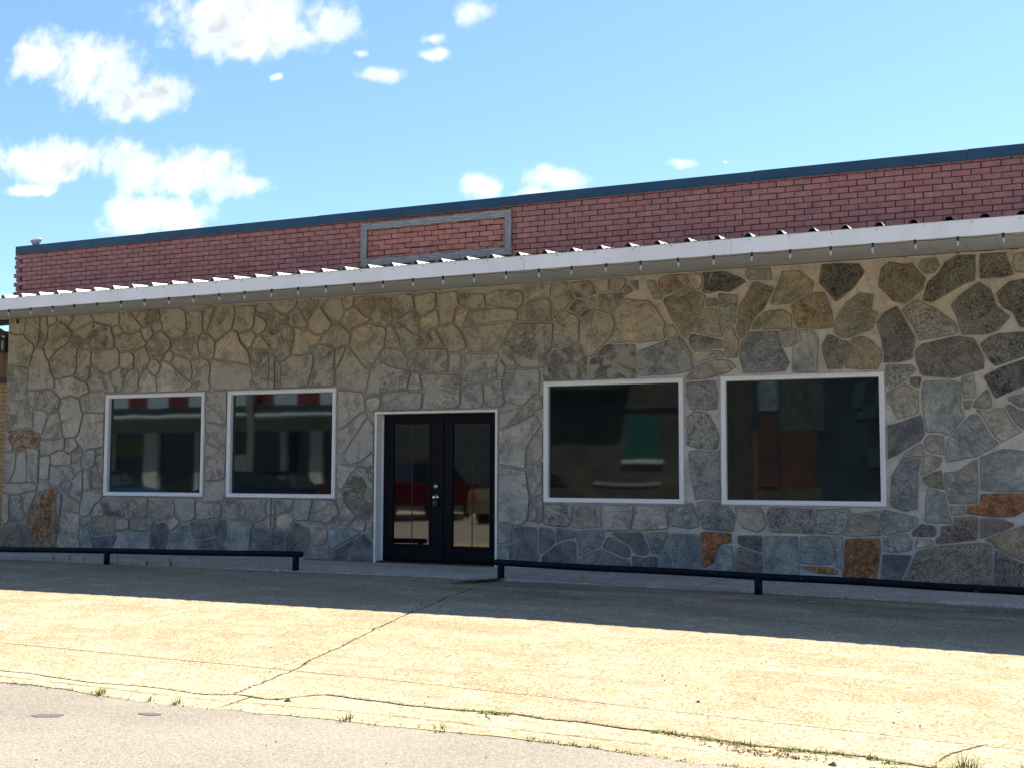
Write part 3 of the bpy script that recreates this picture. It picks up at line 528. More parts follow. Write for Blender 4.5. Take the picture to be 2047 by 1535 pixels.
b 214,715 158,716 148,687 145,670 170,656 177,648 195,655 219,673 220,696
b 648,610 649,598 657,581 659,558 686,557 707,552 713,554 719,563 719,602 711,618 701,622 680,614 652,612
g -2844,189 -2847,197 -2857,203 -2929,200 -2948,200 -2959,203 -2968,200 -2982,204 -2984,200 -2984,182 -2982,176 -2971,172 -2958,173 -2947,168 -2909,169 -2893,174 -2852,180 -2848,182
g -2448,663 -2451,672 -2461,679 -2486,704 -2494,716 -2510,716 -2529,711 -2532,708 -2531,673 -2516,655 -2484,648 -2458,656
g -1823,693 -1832,687 -1851,664 -1857,652 -1857,645 -1861,635 -1836,618 -1814,615 -1794,625 -1784,639 -1782,645 -1791,653 -1820,692
m -228,88 -220,86 -144,97 -141,125 -141,144 -146,148 -188,144 -191,129 -216,124 -218,105 -228,97
k -452,474 -421,474 -398,522 -403,533 -408,537 -420,540 -434,549 -448,554 -451,553 -464,530 -462,508
d -2487,714 -2485,707 -2440,666 -2429,666 -2411,672 -2403,679 -2383,686 -2378,692 -2386,713 -2389,716
D -2621,46 -2621,40 -2606,13 -2605,2 -2602,0 -2549,1 -2538,13 -2524,43 -2529,54 -2598,44
g -421,100 -407,98 -343,101 -344,112 -341,150 -343,155 -354,156 -403,149
b -1263,406 -1260,414 -1267,456 -1267,475 -1276,476 -1318,470 -1316,414 -1314,406 -1267,404
D -1590,634 -1590,627 -1569,598 -1560,566 -1551,551 -1542,548 -1529,562 -1505,570 -1498,587 -1506,596 -1530,603 -1566,632 -1575,637
g -782,462 -778,460 -733,461 -681,474 -665,485 -663,489 -675,501 -685,504 -710,506 -736,501 -757,493 -763,484 -781,470
b -831,159 -826,120 -821,112 -775,107 -761,111 -756,115 -756,132 -761,139 -765,159 -771,168 -785,168 -790,161 -827,161
l -2385,471 -2388,501 -2391,516 -2414,527 -2422,539 -2427,540 -2448,518 -2454,498 -2452,482 -2454,474 -2448,470
g -1583,643 -1557,654 -1535,667 -1523,669 -1529,706 -1556,716 -1591,703 -1594,676 -1588,651
g -2634,556 -2639,552 -2641,524 -2648,508 -2648,499 -2638,480 -2629,479 -2584,484 -2583,486 -2592,518 -2587,529 -2588,532 -2613,544 -2625,555
b 717,331 719,335 717,395 713,396 702,393 676,393 650,380 649,363 659,349 693,337 705,328 710,328
g -1815,706 -1817,696 -1787,655 -1777,648 -1753,653 -1745,666 -1743,677 -1751,696 -1752,714 -1802,713 -1811,711
g -2642,714 -2642,708 -2638,701 -2634,696 -2624,690 -2565,676 -2561,673 -2542,676 -2533,679 -2538,701 -2535,714 -2538,716 -2638,716
n -123,715 -125,686 -124,660 -78,659 -55,665 -71,715
B -1060,33 -1001,60 -991,86 -993,95 -1002,101 -1051,99 -1059,97 -1066,75 -1060,59
g -139,375 -137,371 -129,366 -104,319 -92,307 -86,307 -51,327 -51,330 -61,340 -77,366 -83,379 -100,380 -112,372 -133,377
g -2184,562 -2180,568 -2178,580 -2178,609 -2198,631 -2214,636 -2220,636 -2231,627 -2235,613 -2236,600 -2234,586 -2226,572 -2213,568 -2205,561 -2195,559
l -2863,428 -2867,421 -2864,380 -2868,369 -2861,361 -2842,356 -2831,351 -2807,411 -2821,424
g -1276,355 -1267,350 -1232,361 -1184,382 -1179,387 -1179,391 -1186,402 -1200,407 -1269,393 -1276,384
D -2129,13 -2128,22 -2131,32 -2140,36 -2151,49 -2164,53 -2226,41 -2213,8 -2150,10 -2132,11
g -695,558 -694,566 -698,576 -707,624 -716,630 -734,627 -744,616 -767,574 -721,561
D -2253,93 -2253,88 -2246,79 -2238,60 -2228,48 -2215,46 -2172,57 -2168,62 -2168,67 -2177,88 -2190,99 -2224,96 -2239,98 -2250,96
g -670,159 -662,132 -650,112 -615,102 -596,117 -594,124 -599,133 -600,148 -608,160 -667,161
d -2581,150 -2580,141 -2570,127 -2567,111 -2564,108 -2557,106 -2538,106 -2520,102 -2506,102 -2498,108 -2496,119 -2498,127 -2514,147 -2557,155
p -606,10 -604,14 -606,53 -658,68 -663,67 -668,38 -670,16 -668,11 -626,8
g -1547,513 -1543,532 -1544,541 -1554,548 -1563,561 -1609,569 -1622,561 -1631,550 -1630,544 -1599,523 -1554,512
t -1661,649 -1662,653 -1673,655 -1691,668 -1702,681 -1711,684 -1738,674 -1740,666 -1752,647 -1744,635 -1730,623 -1723,620 -1704,632 -1671,640
S -693,574 -666,586 -662,592 -661,617 -657,636 -657,652 -658,656 -667,659 -680,659 -700,664 -705,659 -702,648 -704,625
g -2973,205 -2965,204 -2959,207 -2940,244 -2935,283 -2938,297 -2947,299 -2958,296 -2970,297 -2978,291 -2978,210
b -242,206 -246,189 -250,134 -244,131 -196,131 -194,136 -200,156 -207,196 -210,199
l -2510,472 -2486,470 -2460,477 -2455,488 -2457,499 -2452,521 -2461,538 -2470,540 -2489,535 -2500,525 -2512,488
D -345,1 -303,1 -279,54 -280,61 -336,62 -340,60 -344,24
g -2260,503 -2257,527 -2263,557 -2275,563 -2309,574 -2319,576 -2323,575 -2331,556 -2330,548 -2267,502
B -1157,183 -1155,186 -1155,263 -1160,266 -1174,260 -1193,262 -1196,259 -1198,245 -1193,207 -1187,183 -1183,180 -1171,180
b -2661,243 -2689,224 -2699,210 -2703,193 -2712,174 -2708,163 -2666,151 -2663,153 -2662,174 -2659,188
b -1683,77 -1698,80 -1712,86 -1730,82 -1752,80 -1778,88 -1784,83 -1784,53 -1778,42 -1776,31 -1773,30 -1686,73
l -2708,262 -2707,278 -2709,289 -2723,292 -2736,300 -2756,300 -2785,290 -2790,286 -2790,264 -2786,259 -2773,257 -2714,257
p -1984,568 -1987,561 -1986,477 -1980,470 -1953,471 -1949,476 -1949,524 -1952,537 -1974,563
b -262,138 -265,144 -335,159 -339,148 -340,122 -338,105 -330,102 -304,110 -287,112 -265,127
p -2448,526 -2443,528 -2425,547 -2414,564 -2429,601 -2433,606 -2457,597 -2474,587 -2471,576 -2471,547 -2458,541
b 290,708 277,716 228,715 223,701 225,675 255,658 264,658 280,675
g 306,1 311,29 308,40 289,49 253,60 249,44 249,23 245,9 248,2
t -1845,97 -1847,89 -1842,77 -1840,51 -1818,38 -1805,40 -1790,49 -1788,56 -1788,80 -1796,96 -1808,102 -1838,99
g -2671,116 -2668,143 -2671,149 -2712,161 -2721,174 -2734,178 -2740,176 -2737,162 -2740,128 -2738,124 -2678,114
b -2913,714 -2916,716 -2980,716 -2982,713 -2981,682 -2971,672 -2948,666 -2922,668 -2917,676 -2917,696
b -1839,163 -1892,163 -1897,122 -1891,107 -1887,106 -1856,106 -1850,108 -1838,155
t -1462,710 -1476,711 -1522,702 -1524,692 -1517,666 -1511,658 -1494,652 -1462,669 -1459,686
D -974,92 -969,87 -925,62 -919,51 -908,43 -891,40 -883,43 -879,48 -878,53 -886,77 -894,94 -901,96 -925,96 -968,95
g -2639,696 -2649,716 -2708,716 -2712,714 -2717,700 -2729,684 -2730,678 -2721,670 -2700,671 -2642,692
v -531,574 -530,596 -533,604 -548,615 -553,617 -578,615 -594,613 -599,610 -600,576 -596,571 -546,570
l -2832,213 -2801,213 -2796,217 -2796,252 -2792,263 -2792,276 -2796,285 -2835,283 -2836,248 -2834,216
R -775,695 -782,714 -826,716 -847,708 -851,700 -852,689 -841,671 -830,666 -791,681 -778,689
g -1862,2 -1781,1 -1777,6 -1777,22 -1782,40 -1790,45 -1805,36 -1816,34 -1840,45 -1847,25 -1860,7
g 152,141 153,132 158,119 158,102 162,87 172,86 206,92 212,95 213,104 211,119 207,130 201,135 167,146 157,145
g 538,127 552,144 555,158 564,176 563,179 550,188 540,199 512,183 500,168 503,155 530,131
b -2660,67 -2664,60 -2665,38 -2653,4 -2646,0 -2624,0 -2612,3 -2610,11 -2610,15 -2625,42 -2625,54 -2632,65 -2640,69
K -1314,664 -1320,696 -1325,700 -1351,700 -1378,704 -1390,698 -1391,685 -1386,674 -1380,670 -1348,659 -1321,660
g -2472,70 -2468,68 -2446,66 -2391,69 -2388,81 -2379,93 -2384,97 -2390,99 -2466,98 -2470,96 -2472,94
g 540,708 530,716 480,716 473,713 469,706 480,684 493,665 506,657 522,674 528,690 538,702
l -2614,302 -2634,303 -2654,297 -2660,292 -2665,280 -2662,249 -2650,245 -2630,246 -2617,255 -2610,292
t -2978,72 -2958,81 -2956,84 -2954,102 -2958,148 -2952,165 -2959,168 -2972,167 -2983,171 -2984,77 -2983,74
g -1130,715 -1192,716 -1210,706 -1211,702 -1205,687 -1196,679 -1178,677 -1151,682 -1138,678 -1134,683 -1134,698
b 362,532 359,533 345,528 325,529 305,519 301,504 306,489 322,478 352,475 359,504 359,519
D -2182,102 -2182,99 -2172,88 -2162,57 -2148,51 -2138,40 -2130,40 -2122,53 -2124,95 -2126,103 -2144,106
b 717,134 706,137 684,130 658,118 658,109 670,95 683,89 699,75 705,75 719,86
p -1826,711 -1832,716 -1890,716 -1894,712 -1895,700 -1894,695 -1885,689 -1873,668 -1861,655 -1852,671 -1826,700
p -2839,623 -2833,624 -2821,647 -2818,683 -2825,698 -2823,715 -2826,716 -2846,716 -2850,707 -2850,659 -2852,632 -2850,628
g -2690,228 -2666,246 -2670,280 -2664,292 -2665,300 -2669,310 -2675,313 -2702,297 -2706,292 -2704,263 -2700,251 -2698,236 -2695,230
b -741,10 -738,8 -720,8 -674,12 -673,42 -677,70 -687,71 -698,68 -710,54 -715,25 -738,15
p -1709,702 -1709,691 -1700,685 -1688,671 -1674,661 -1661,661 -1652,681 -1649,699 -1656,714 -1675,716 -1701,713
l -1698,252 -1705,256 -1733,254 -1748,260 -1759,257 -1760,216 -1758,198 -1749,193 -1741,194 -1736,205 -1716,234 -1701,247
p -942,679 -946,681 -959,677 -978,681 -985,678 -1007,678 -1008,648 -999,641 -975,634 -969,634 -942,663 -940,668
t -1158,345 -1161,345 -1166,341 -1191,307 -1196,278 -1196,268 -1193,266 -1170,265 -1164,269 -1155,282 -1155,340
D -694,533 -695,549 -701,554 -766,569 -771,568 -777,558 -771,536 -767,531 -733,530 -697,532
t -2527,592 -2524,551 -2506,545 -2493,544 -2486,539 -2476,542 -2474,546 -2476,552 -2474,575 -2481,588 -2491,593
s -261,469 -267,477 -271,479 -323,480 -325,476 -325,433 -316,426 -285,442 -262,464
p -1978,657 -1976,692 -1989,708 -2000,716 -2016,716 -2034,711 -2035,700 -2029,684 -2006,671 -1988,657
t -1502,603 -1492,603 -1475,615 -1454,620 -1450,634 -1455,658 -1458,662 -1466,663 -1491,648 -1505,648 -1507,641 -1507,624
d -1508,603 -1507,608 -1512,628 -1510,648 -1515,657 -1521,663 -1535,663 -1572,643 -1572,641 -1553,625 -1530,607
d -1011,670 -1016,674 -1043,666 -1066,669 -1072,661 -1084,654 -1085,645 -1063,633 -1053,622 -1047,622 -1015,646
p -1011,681 -1025,709 -1029,715 -1071,714 -1077,712 -1080,709 -1080,702 -1065,673 -1043,670
D -1160,37 -1150,41 -1122,63 -1123,90 -1130,100 -1158,104 -1164,102 -1166,87 -1166,49
g -1862,643 -1861,648 -1877,668 -1886,685 -1896,691 -1904,690 -1923,677 -1920,665 -1926,652 -1917,643 -1912,641 -1901,643 -1879,634 -1868,636
p -1124,624 -1120,624 -1110,638 -1092,645 -1088,656 -1075,664 -1071,670 -1079,691 -1083,696 -1086,696 -1093,688 -1109,679 -1117,677 -1127,678 -1132,676 -1129,664 -1127,630
g -1982,708 -1975,698 -1942,678 -1928,679 -1910,690 -1903,695 -1898,706 -1899,714 -1903,716 -1975,716 -1979,714
g 105,1 156,0 162,4 164,8 163,19 146,47 137,46 122,50 116,49 107,23
g 298,519 279,528 272,527 249,501 245,485 247,481 267,468 286,476 301,491 297,505 299,516
g -1756,187 -1759,184 -1759,165 -1744,123 -1728,115 -1714,103 -1700,114 -1693,116 -1693,118 -1703,124 -1730,152 -1741,185 -1749,189
v -2843,180 -2904,168 -2899,156 -2894,118 -2886,109 -2881,110 -2876,117 -2843,175
d -1156,177 -1177,178 -1187,174 -1192,137 -1192,120 -1190,118 -1160,114 -1154,120 -1153,159
S -338,70 -335,67 -327,65 -309,65 -281,70 -278,73 -275,91 -285,105 -289,107 -298,107 -332,97 -338,98
D -926,37 -924,50 -928,60 -966,82 -979,84 -988,80 -996,63 -996,56 -943,36 -932,34
d -1899,162 -1902,164 -1942,164 -1963,158 -1964,153 -1956,137 -1956,119 -1938,126 -1906,129
t -661,508 -658,514 -655,548 -663,562 -667,577 -672,580 -690,569 -690,514 -688,509 -685,508
t -1896,107 -1901,118 -1905,123 -1914,125 -1930,123 -1941,121 -1953,113 -1956,99 -1949,85 -1923,79 -1911,85
b 525,524 539,511 546,508 574,517 585,533 583,540 572,554 558,559 542,551
p -2214,640 -2209,643 -2198,664 -2183,704 -2182,710 -2184,714 -2218,714 -2228,709 -2221,694 -2220,648
b 51,559 76,544 85,543 107,563 110,570 109,577 89,596 84,597 59,576
g 516,435 530,423 539,409 546,406 564,414 578,437 569,449 544,461 539,459 530,446
B -830,98 -841,99 -877,96 -883,93 -884,87 -873,48 -860,45 -855,47 -830,91
g 30,697 16,711 -17,709 -23,700 -25,690 -24,681 -15,670 14,664
g 463,1 513,0 521,5 523,10 509,26 503,39 487,49 476,41 471,31
p -1435,567 -1456,605 -1466,612 -1472,612 -1486,600 -1493,591 -1499,572 -1494,568
g 261,138 251,144 224,137 212,132 211,129 220,98 237,91 243,94 259,112 263,134
D -856,18 -857,36 -860,40 -875,41 -892,35 -916,41 -923,36 -921,28 -921,13 -919,8 -862,10 -859,11
b 30,17 25,34 22,37 -13,46 -25,35 -29,24 -23,8 2,0 28,13
R -69,131 -71,135 -93,143 -133,144 -136,138 -138,102 -134,100 -83,121 -70,128
t -1565,567 -1572,597 -1595,628 -1602,628 -1609,620 -1608,604 -1613,585 -1610,576 -1594,570 -1570,566
b 150,714 105,715 102,706 111,672 119,668 131,668 139,671 142,685 149,699 152,710
g 202,222 195,233 176,242 170,250 152,240 142,223 146,215 168,199 190,208
g 99,135 95,144 70,156 52,149 44,138 49,122 59,110 67,107 91,119
t -2093,628 -2083,605 -2062,584 -2052,590 -2037,618 -2037,624 -2044,634 -2048,636
b 633,4 633,9 624,24 605,48 596,38 585,32 574,11 574,4 580,0 627,0
d -663,93 -663,77 -657,72 -608,58 -605,60 -604,90 -608,96 -634,96 -659,95
b 97,316 77,326 63,322 53,315 49,310 46,301 55,283 72,274 77,275 91,295
t -2031,679 -2039,672 -2038,653 -2043,640 -2033,627 -2022,626 -2005,634 -1994,654 -2007,666
g -2652,241 -2658,234 -2655,186 -2652,184 -2626,185 -2624,187 -2626,192 -2628,240 -2632,242
b -1274,59 -1244,63 -1235,106 -1249,108 -1275,109 -1276,62
g -1419,496 -1390,497 -1387,499 -1386,538 -1391,547 -1417,546 -1420,544 -1422,500
g 462,178 448,190 438,192 421,189 407,179 403,172 415,157 437,147 458,170
g -2477,70 -2476,94 -2478,96 -2495,102 -2505,99 -2524,99 -2528,97 -2526,70 -2522,63
b -637,714 -637,698 -632,690 -618,690 -584,686 -576,688 -575,698 -579,716 -634,716
b 483,535 476,546 457,561 437,546 431,524 439,514 445,511 475,523
b 388,631 375,642 370,642 345,626 337,612 353,595 364,592 381,604 388,624
l -2732,331 -2731,302 -2721,295 -2709,295 -2682,313 -2683,320 -2695,336 -2699,338 -2704,339
B -23,326 -23,340 -42,372 -56,376 -71,387 -76,386 -78,382 -75,372 -59,344 -51,337 -27,325
b 459,321 472,339 476,350 474,357 462,372 454,376 444,364 429,353 429,351 435,336
g -207,279 -205,299 -207,320 -222,324 -232,324 -239,322 -248,310 -246,297 -243,291 -233,283
g 269,368 285,380 294,399 279,416 268,420 253,408 247,396 250,387 260,373
t -693,511 -695,523 -702,527 -757,527 -766,525 -768,522 -764,502 -759,498 -741,504 -707,510 -697,509
l -2621,111 -2616,106 -2608,104 -2580,104 -2571,110 -2574,127 -2589,147 -2606,138 -2619,120
l -2421,546 -2412,530 -2393,522 -2381,528 -2374,545 -2377,557 -2394,568 -2409,565
l -1540,455 -1536,454 -1508,454 -1501,456 -1500,461 -1507,488 -1507,497 -1513,500 -1524,500 -1532,492 -1541,459
b 198,487 184,508 172,513 155,506 147,496 145,488 147,484 156,480 163,472 172,467 176,469 182,477
g -1776,96 -1772,91 -1758,86 -1734,84 -1723,90 -1719,100 -1722,106 -1728,111 -1748,119 -1766,113
l -1670,434 -1667,414 -1654,400 -1647,397 -1643,402 -1634,403 -1624,426 -1627,437 -1645,440
t -1388,611 -1383,615 -1365,658 -1368,663 -1386,669 -1398,661 -1405,629 -1403,625
t -1986,575 -1985,579 -2001,602 -2019,621 -2025,621 -2032,617 -2046,592 -2046,588 -2040,585 -2005,584 -1995,582
D -1065,96 -1082,99 -1117,101 -1120,92 -1119,69 -1116,67 -1093,76 -1071,79 -1065,87
b -1275,13 -1252,12 -1246,16 -1244,20 -1246,56 -1257,57 -1275,54
g -211,713 -241,713 -247,710 -252,697 -241,680 -234,677 -215,680 -205,695
t -2447,657 -2444,640 -2437,630 -2427,624 -2415,628 -2403,642 -2403,648 -2408,654 -2412,666 -2428,662 -2442,661
V -207,204 -211,242 -213,246 -231,241 -253,229 -251,223 -239,210
g -2004,96 -1999,89 -1992,84 -1968,79 -1956,86 -1960,99 -1958,114 -1960,116 -1983,115 -1988,108 -2000,102
g -257,234 -218,252 -210,268 -211,274 -238,281 -243,280 -249,268
g -2983,297 -2972,300 -2962,299 -2950,304 -2949,318 -2955,327 -2970,343 -2976,343 -2984,337
g -2621,103 -2630,106 -2663,96 -2666,91 -2662,72 -2659,71 -2640,72 -2631,69 -2628,70 -2623,80 -2620,96
g -522,570 -555,568 -558,565 -555,543 -548,528 -536,529 -522,543 -520,560
g -29,714 -49,711 -56,708 -59,690 -53,672 -50,669 -31,668 -28,670 -30,688 -27,710
b -142,453 -164,448 -167,445 -163,402 -140,403 -139,426
B -20,412 -23,414 -74,402 -76,397 -51,379 -42,378 -19,401
l -2790,192 -2791,197 -2805,210 -2826,209 -2830,207 -2837,198 -2840,190 -2835,181 -2820,177 -2801,181 -2793,187
d -278,104 -275,102 -261,100 -232,101 -228,103 -225,112 -228,123 -233,127 -256,130 -275,114
l -1019,710 -1017,700 -1005,684 -988,682 -978,687 -979,698 -976,708 -978,715 -1012,716
l -973,684 -967,682 -957,682 -943,687 -933,703 -937,714 -971,715 -975,700
g -1971,691 -1974,666 -1970,658 -1956,653 -1940,656 -1933,654 -1924,665 -1928,673 -1944,675
g -1088,711 -1096,716 -1122,715 -1127,711 -1129,702 -1129,686 -1127,683 -1116,682 -1100,688 -1089,700
t -2290,90 -2293,99 -2304,109 -2325,103 -2337,96 -2327,72 -2323,68 -2310,74
g -2755,97 -2747,102 -2742,143 -2742,168 -2750,174 -2758,168 -2761,162 -2758,112
l -1697,257 -1692,254 -1670,254 -1656,247 -1647,247 -1645,249 -1646,288 -1649,289 -1685,264 -1695,260
t -2717,715 -2756,715 -2763,708 -2763,699 -2735,681 -2723,697
t -774,712 -772,686 -758,675 -748,676 -741,688 -742,702 -745,710 -756,716
l -1711,94 -1710,90 -1698,84 -1673,81 -1671,83 -1666,107 -1681,114 -1697,111 -1709,101
t -1156,430 -1161,433 -1169,433 -1188,423 -1194,412 -1185,407 -1175,394 -1158,399 -1155,404
g -880,706 -882,702 -876,685 -865,664 -860,658 -844,656 -840,664 -855,687 -858,702 -873,707
O -519,29 -516,25 -487,14 -442,12 -438,14 -436,17 -437,22 -448,28 -482,30
l -1712,715 -1745,715 -1747,698 -1740,682 -1737,680 -1727,682 -1715,687
v -115,421 -122,416 -142,392 -145,384 -144,381 -115,377 -108,382 -106,392 -110,412
b -430,24 -424,95 -428,98 -442,98 -446,96 -446,90 -438,54 -442,32 -439,28
g -2781,705 -2789,715 -2816,716 -2819,714 -2821,698 -2816,689 -2809,686 -2787,695
t -1766,522 -1754,538 -1739,570 -1737,576 -1740,579 -1760,573 -1764,568 -1768,554
g -1962,120 -1959,139 -1971,156 -1980,159 -1983,156 -1990,136 -1988,126 -1981,120 -1974,119
g -2706,207 -2722,207 -2736,202 -2747,190 -2745,184 -2717,177 -2707,195
l -2374,653 -2372,668 -2381,681 -2386,682 -2397,678 -2406,670 -2405,657 -2399,651 -2386,650
g -1267,479 -1263,481 -1260,496 -1255,504 -1267,522 -1274,526 -1280,518 -1280,496 -1276,482
g -291,282 -274,276 -250,274 -247,280 -247,288 -251,304 -257,304
g -2559,667 -2560,659 -2553,643 -2531,646 -2523,654 -2525,661 -2535,672 -2551,671
t -2361,564 -2337,556 -2330,565 -2327,580 -2338,590 -2342,591 -2356,580
g -830,563 -826,561 -815,562 -803,573 -803,579 -816,595 -827,594 -833,588 -834,570
g -1646,60 -1645,106 -1647,108 -1658,105 -1664,98 -1666,80 -1664,76
l -272,78 -268,75 -233,83 -231,85 -234,95 -237,96 -267,96
g -198,167 -194,150 -177,149 -166,152 -166,167 -168,170
k -734,634 -730,632 -715,634 -708,631 -705,638 -705,648 -712,653 -729,652 -733,647
k -254,427 -249,446 -250,450 -255,452 -273,451 -275,444 -274,436 -264,429
d -2749,95 -2755,92 -2760,83 -2760,54 -2755,48 -2748,56 -2748,92
k -606,604 -621,586 -625,575 -623,572 -609,573 -603,579
p -935,671 -915,682 -929,697 -932,696 -938,687 -939,677
p -922,707 -923,703 -910,688 -904,684 -901,686 -903,708
v -146,397 -165,397 -164,384 -162,378 -151,377"""
EDGE_D = mat('joint_shade_paint', (.27,.255,.225), .95, 0, .1)  # dark stone sides: joint shade put into the colour to outline the stones
STONE_O = stone_mat('flagstone', 'object'); STONE_A = stone_mat('flagstone_small', 'attr')
BRICK_O = brick_mat('red_brick', 'object'); BRICK_A = brick_mat('red_brick_far', 'attr')
# mortar of the stone wall
MORTAR = mat('stone_mortar', MORT_R, .9, 0, .2); g = NG(MORTAR); p = g.pos()
sx = g.n('ShaderNodeSeparateXYZ'); g.l(p, sx.inputs[0])
c = g.mix(g.rng(sx.outputs[0], -3.0, -8.0), MORT_R, MORT_L)
c = g.mix(g.rng(g.noise(p, 3.5, 6, .65), .35, .7), c, g.mix(1.0, c, (.72,.70,.68), 'MULTIPLY'))
c = g.mix(g.rng(g.noise(g.mapping(p, scale=(1,1,.5)), 17, 5, .65, 1.), .5, .72, 0, .6), c, g.mix(1.0, c, (.6,.57,.52), 'MULTIPLY'))
c = g.mix(g.rng(sx.outputs[2], .62, .35, 0, .35), c, tuple(v*KS for v in s2l((135,138,136))))
c = g.mix(1.0, c, (1.24,1.23,1.26), 'MULTIPLY'); c = g.mix(g.rng(g.noise(p, 60, 4, .7), .55, .7, 0, .5), c, g.mix(1.0, c, (.55,.54,.52), 'MULTIPLY')); c = g.mix(drip_mask(g, p), c, (.045,.032,.022))
g.color(c); g.bump(g.math('ADD', g.noise(p, 30, 6, .7), g.noise(p, 6, 4)), 1.0, .025)
BMORT = mat('brick_mortar', (.065,.038,.050), .9, 0, .2)
COPING = painted('coping_paint', (.016,.050,.085), .38, .18, 2.5, bump=.02)
def white_paint(name, base=(.86,.86,.85)):
    m = mat(name, base, .45); g = NG(m); p = g.pos()
    n = g.noise(g.mapping(p, scale=(1.2,1,.5)), 2.5, 5, .6); c = g.mix(g.rng(n, .35, .75), base, tuple(v*q for v,q in zip(base,(.90,.885,.86))))
    c = g.mix(g.rng(g.noise(g.mapping(p, scale=(6,6,.8)), 3.0, 5, .6), .62, .8, 0, .5), c, tuple(v*q for v,q in zip(base,(.78,.72,.63))))
    c = g.mix(g.rng(g.noise(p, 45, 3, .6), .68, .74, 0, .6), c, tuple(v*.5 for v in base)); g.color(c); g.bump(n, .08, .01); return m
FASCIA = white_paint('fascia_paint'); VINYL = painted('window_vinyl', (.90,.90,.90), .35, .03, 4, bump=.01)
SOFFIT = painted('soffit_vinyl', (.50,.55,.60), .55, .08, 2.5, bump=.03)
TRIMW = painted('door_trim_paint', (.88,.88,.84), .4, .05, 4, bump=.02)
ROOFM = painted('roof_metal', (.62,.62,.60), .38, .1, 3, .3, bump=.02)
DOORP = painted('door_paint', (.0035,.0055,.010), .5, .1, 3, bump=.015)
DOORP.node_tree.nodes['Principled BSDF'].inputs['Specular IOR Level'].default_value = .15
BLACKP = mat('rail_paint', (.003,.006,.012), .5, 0, .12); g = NG(BLACKP); p = g.pos()
c = g.mix(g.rng(g.noise(p, 12, 5, .65), .5, .75), (.0035,.007,.014), (.012,.019,.028))
c = g.mix(g.rng(g.noise(g.mapping(p, scale=(.5,1,1)), 38, 4, .6), .69, .73), c, (.32,.33,.31)); g.color(c); g.bump(g.noise(p, 40, 4), .4, .003)
CHROME = mat('satin_nickel', (.75,.74,.70), .22, 1.0); BLACKPL = mat('black_plastic', (.012,.012,.014), .4)
DARK = mat('dark_gap', (.012,.012,.012), .9)
def glass_mat(name, fac, tint, inner):
    m = bpy.data.materials.new(name); m.use_nodes = True; t = m.node_tree; t.nodes.clear()
    gl = t.nodes.new('ShaderNodeBsdfGlossy'); gl.inputs['Roughness'].default_value = .028; gl.inputs['Color'].default_value = (*tint,1)
    df = t.nodes.new('ShaderNodeBsdfDiffuse'); df.inputs['Color'].default_value = (*inner,1)
    fr = t.nodes.new('ShaderNodeFresnel'); fr.inputs['IOR'].default_value = 1.5
    mr_ = t.nodes.new('ShaderNodeMapRange'); mr_.inputs[1].default_value = .04; mr_.inputs[2].default_value = 1; mr_.inputs[3].default_value = fac; mr_.inputs[4].default_value = 1
    t.links.new(fr.outputs[0], mr_.inputs[0])
    mxs = t.nodes.new('ShaderNodeMixShader'); t.links.new(mr_.outputs[0], mxs.inputs[0]); t.links.new(df.outputs[0], mxs.inputs[1]); t.links.new(gl.outputs[0], mxs.inputs[2])
    nz = t.nodes.new('ShaderNodeTexNoise'); nz.inputs['Scale'].default_value = 1.6; nz.inputs['Detail'].default_value = 1.0
    tc = t.nodes.new('ShaderNodeNewGeometry'); t.links.new(tc.outputs['Position'], nz.inputs['Vector'])
    bp_ = t.nodes.new('ShaderNodeBump'); bp_.inputs['Strength'].default_value = .035; bp_.inputs['Distance'].default_value = .02
    t.links.new(nz.outputs[0], bp_.inputs['Height']); t.links.new(bp_.outputs[0], gl.inputs['Normal'])
    ou = t.nodes.new('ShaderNodeOutputMaterial'); t.links.new(mxs.outputs[0], ou.inputs[0]); return m
GLASS = glass_mat('window_glass', .092, (.78,.95,1.0), (.004,.008,.009)); DGLASS = glass_mat('door_glass', .115, (.95,.97,.92), (.002,.003,.004))
